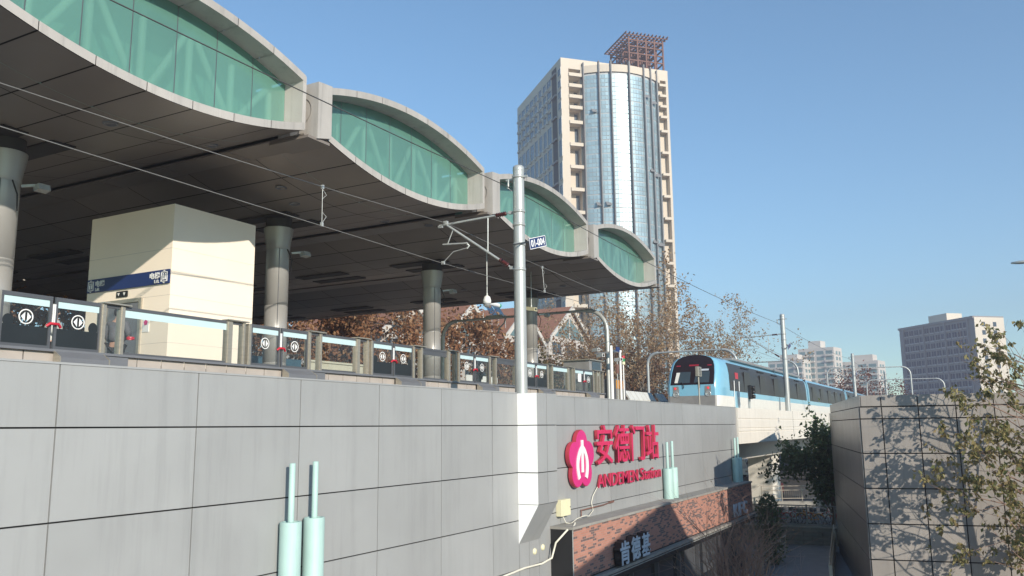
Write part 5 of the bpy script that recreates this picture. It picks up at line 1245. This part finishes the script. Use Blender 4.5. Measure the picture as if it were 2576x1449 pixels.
ttop('plane_tree', 'olive plane tree right of the nearest catenary mast', (-40, 103, G1), pc_, .95, 2.2, GP)
ttop('plane_tree', 'brown plane tree under the white trimmed gable', (-36, 100, G1), pb, .80, 5.2, GP)
GB = 'tall sparse trees below the tower'
ba = tree('sparse_tree', 'tall sparse tan tree below the glass tower', (-33, 92, G1), 20.5, 7.5, 'leaf_tan', 5000, .31, .22, 5, group=GB, jit=.5, clear=.22, upb=.16)
ttop('sparse_tree', 'tall sparse tan tree right of the tower foot', (-27.5, 96, G1), ba, .88, 1.9, GB)
ttop('sparse_tree', 'sparse tan tree behind the curved portal at the platform end', (-35, 82, G1), ba, .82, 3.6, GB)
ttop('sparse_tree', 'sparse tan tree just left of the train nose', (-23.5, 88, G1), ba, .76, 5.0, GB)
ttop('sparse_tree', 'sparse tan tree behind the white camera pole', (-38, 100, G1), ba, .95, .9, GB)
t = tree('green_tree', 'dark green leafy tree in front of the viaduct beside the panel building', (-8.0, 54.6, G1), 6.1, 2.5, 'leaf_green', 8000, .27, .11, 4, 'twig', clear=.14, jit=.7, droop=.4)
t = tree('evergreen_tree', 'dark evergreen tree rising behind the panel building at the right edge', (10.2, 58, G1), 12.6, 4.5, 'leaf_dark', 5200, .34, .2, 4, 'twig', clear=.3, jit=.8)
GR = 'rust coloured trees far behind the train'
ra = tree('rust_tree', 'rust coloured tree far behind the thin third mast', (-17, 155, G1), 14.5, 4, 'leaf_red', 3000, .38, .2, 4, 'twig_tan', GR, clear=.15, jit=.9, upb=.3)
for i, (x, y, s, lb) in enumerate(((-12, 158, .86, 'rust coloured tree right of the third mast'), (-30, 160, .95, 'rust coloured tree behind the middle of the train roof'), (-36, 158, .9, 'rust coloured tree behind the second mast'), (-5, 165, .66, 'low rust coloured tree left of the slab block'), (-24, 170, .9, 'rust coloured tree between the far white blocks'))):
    ttop('rust_tree', lb, (x, y, G1), ra, s, i*1.3, GR)
# far ground-level greenery under the viaduct
b = MB()
for i in range(2600):
    leaf(b, V((rg.uniform(-90, 20), 185+rg.uniform(-4, 6), G1+abs(rg.gauss(0, 1))*3.2)), rg.uniform(.8, 1.8))
o = b.build('far_shrubbery', 'leaf_dark'); o['kind'] = 'stuff'
# evergreen bush at the shop end
t = thing('evergreen_bush', 'dark evergreen bush at the far end of the brick shop', 'bush', (-9.9, 45.6, G0)); b = MB()
for i in range(1500):
    p = V((rg.gauss(0, .32), rg.gauss(0, .4), 0)); p.z = rg.uniform(.2, 3.5)*(1-.4*(p.x*p.x+p.y*p.y)); leaf(b, V((-9.9, 45.9, G0))+p, .2)
b.build('foliage', 'leaf_green', t); b = MB()
for i in range(7): b.tube([(-9.7, 45.9, G0), (-9.7+rg.gauss(0, .3), 45.9+rg.gauss(0, .3), G0+2.6)], .03, 5)
b.build('stem', 'twig', t)
# bare shrub on the walkway
t = thing('bare_shrub', 'leafless red brown shrub with many upright stems beside the sunken walkway', 'shrub', (-7.4, 29.2, G0)); b = MB(); tips = []
for i in range(60):
    a = rg.uniform(0, 6.28); rr = rg.random(); d = V((math.cos(a)*rr*.5, math.sin(a)*rr*.5, 1)); branch(b, V((-7.6+math.cos(a)*.3, 30.2+math.sin(a)*.3, G0)), d, rg.uniform(1.9, 2.9), .034, 2, tips, .14, .06, 3, .62)
b.build('stems', 'twig_tan', t); b = MB()
for i in range(60): q, d = rg.choice(tips); leaf(b, q, .07)
b.build('dry_leaves', 'leaf_tan', t)
# foreground tree with large curled leaves
def fore(base, label, seed):
    rg.seed(seed); t = thing('leafy_tree', label, 'tree', base); mb = MB(); tips = []; B0 = V(base)
    mb.tube([B0, B0+V((.05, .1, 3.2)), B0+V((-.1, 0, 6.0)), B0+V((-.05, .05, 8.6))], [.17, .14, .10, .05], 10)
    for k in range(34):
        f = k/33; z = 1.0+7.6*f; a = R(180)+rg.uniform(-1.1, 1.3) if k % 5 else rg.uniform(0, 6.28)
        d = V((math.cos(a), math.sin(a)*.75, rg.uniform(.05, .45))); branch(mb, B0+V((0, 0, z)), d, rg.uniform(2.2, 3.7)*(1-.35*f), .036, 2, tips, .15, .07, 3, .60, 6)
    mb.build('trunk', 'twig_tan', t); lf = MB()
    for i in range(900):
        q, d = rg.choice(tips)
        if q.z > 1.2 and rg.random() < .55: continue
        for j in range(rg.randint(2, 9)): leaf(lf, q+rvec()*.2*rg.random(), rg.uniform(.12, .24), 1.0, .62)
    lf.build('crown', 'leaf_fore', t); return t
fore((2.9, 34.3, G0), 'tree with large curled olive leaves reaching in from the right edge', 5)
# unseen house added at the right, its roof shaped to shade walkway and fascia
t = thing('unseen_shade_house', 'unseen house added so that its pitched roof shades the brick fascia', 'house', (9.5, 17, G0))
b = MB(); b.prism([(5.9, 12.4, G0), (5.9, 23.3, G0), (5.9, 23.3, 2.6), (5.9, 21.6, 3.9), (5.9, 12.4, 2.5)], (8, 0, 0)); b.build('wall', 'house_wall', t)
b = MB(); b.prism([(5.5, 12.0, 2.44), (5.5, 21.6, 3.92), (5.5, 21.6, 4.14), (5.5, 12.0, 2.66)], (8.8, 0, 0)); b.prism([(5.5, 21.605, 3.92), (5.5, 23.9, 2.17), (5.5, 23.9, 2.39), (5.5, 21.605, 4.14)], (8.8, 0, 0)); b.build('roof', 'roof_orange', t)
for y in (14, 17, 20): 
    b = MB(); b.box(5.84, 5.899, y, y+1.3, -1.2, .6); w = b.build('window', 'window_dark', t); b = MB(); b.box(5.80, 5.899, y-.1, y+1.4, -1.32, -1.201); b.build('sill', 'coping', w)

# ================================================================== HAZE
b = MB(); b.box(-700, 700, -60, 900, G0-1.0, 109)
hz = b.build('haze', 'white'); hz['kind'] = 'stuff'; hz.data.materials.clear()
m = bpy.data.materials.new('haze'); m.use_nodes = True; nt = m.node_tree; nt.nodes.remove(nt.nodes['Principled BSDF'])
pv = nt.nodes.new('ShaderNodeVolumePrincipled'); pv.inputs['Color'].default_value = (.72, .68, .78, 1); pv.inputs['Density'].default_value = .0010; pv.inputs['Anisotropy'].default_value = .1
nt.links.new(pv.outputs[0], nt.nodes['Material Output'].inputs['Volume']); hz.data.materials.append(m)
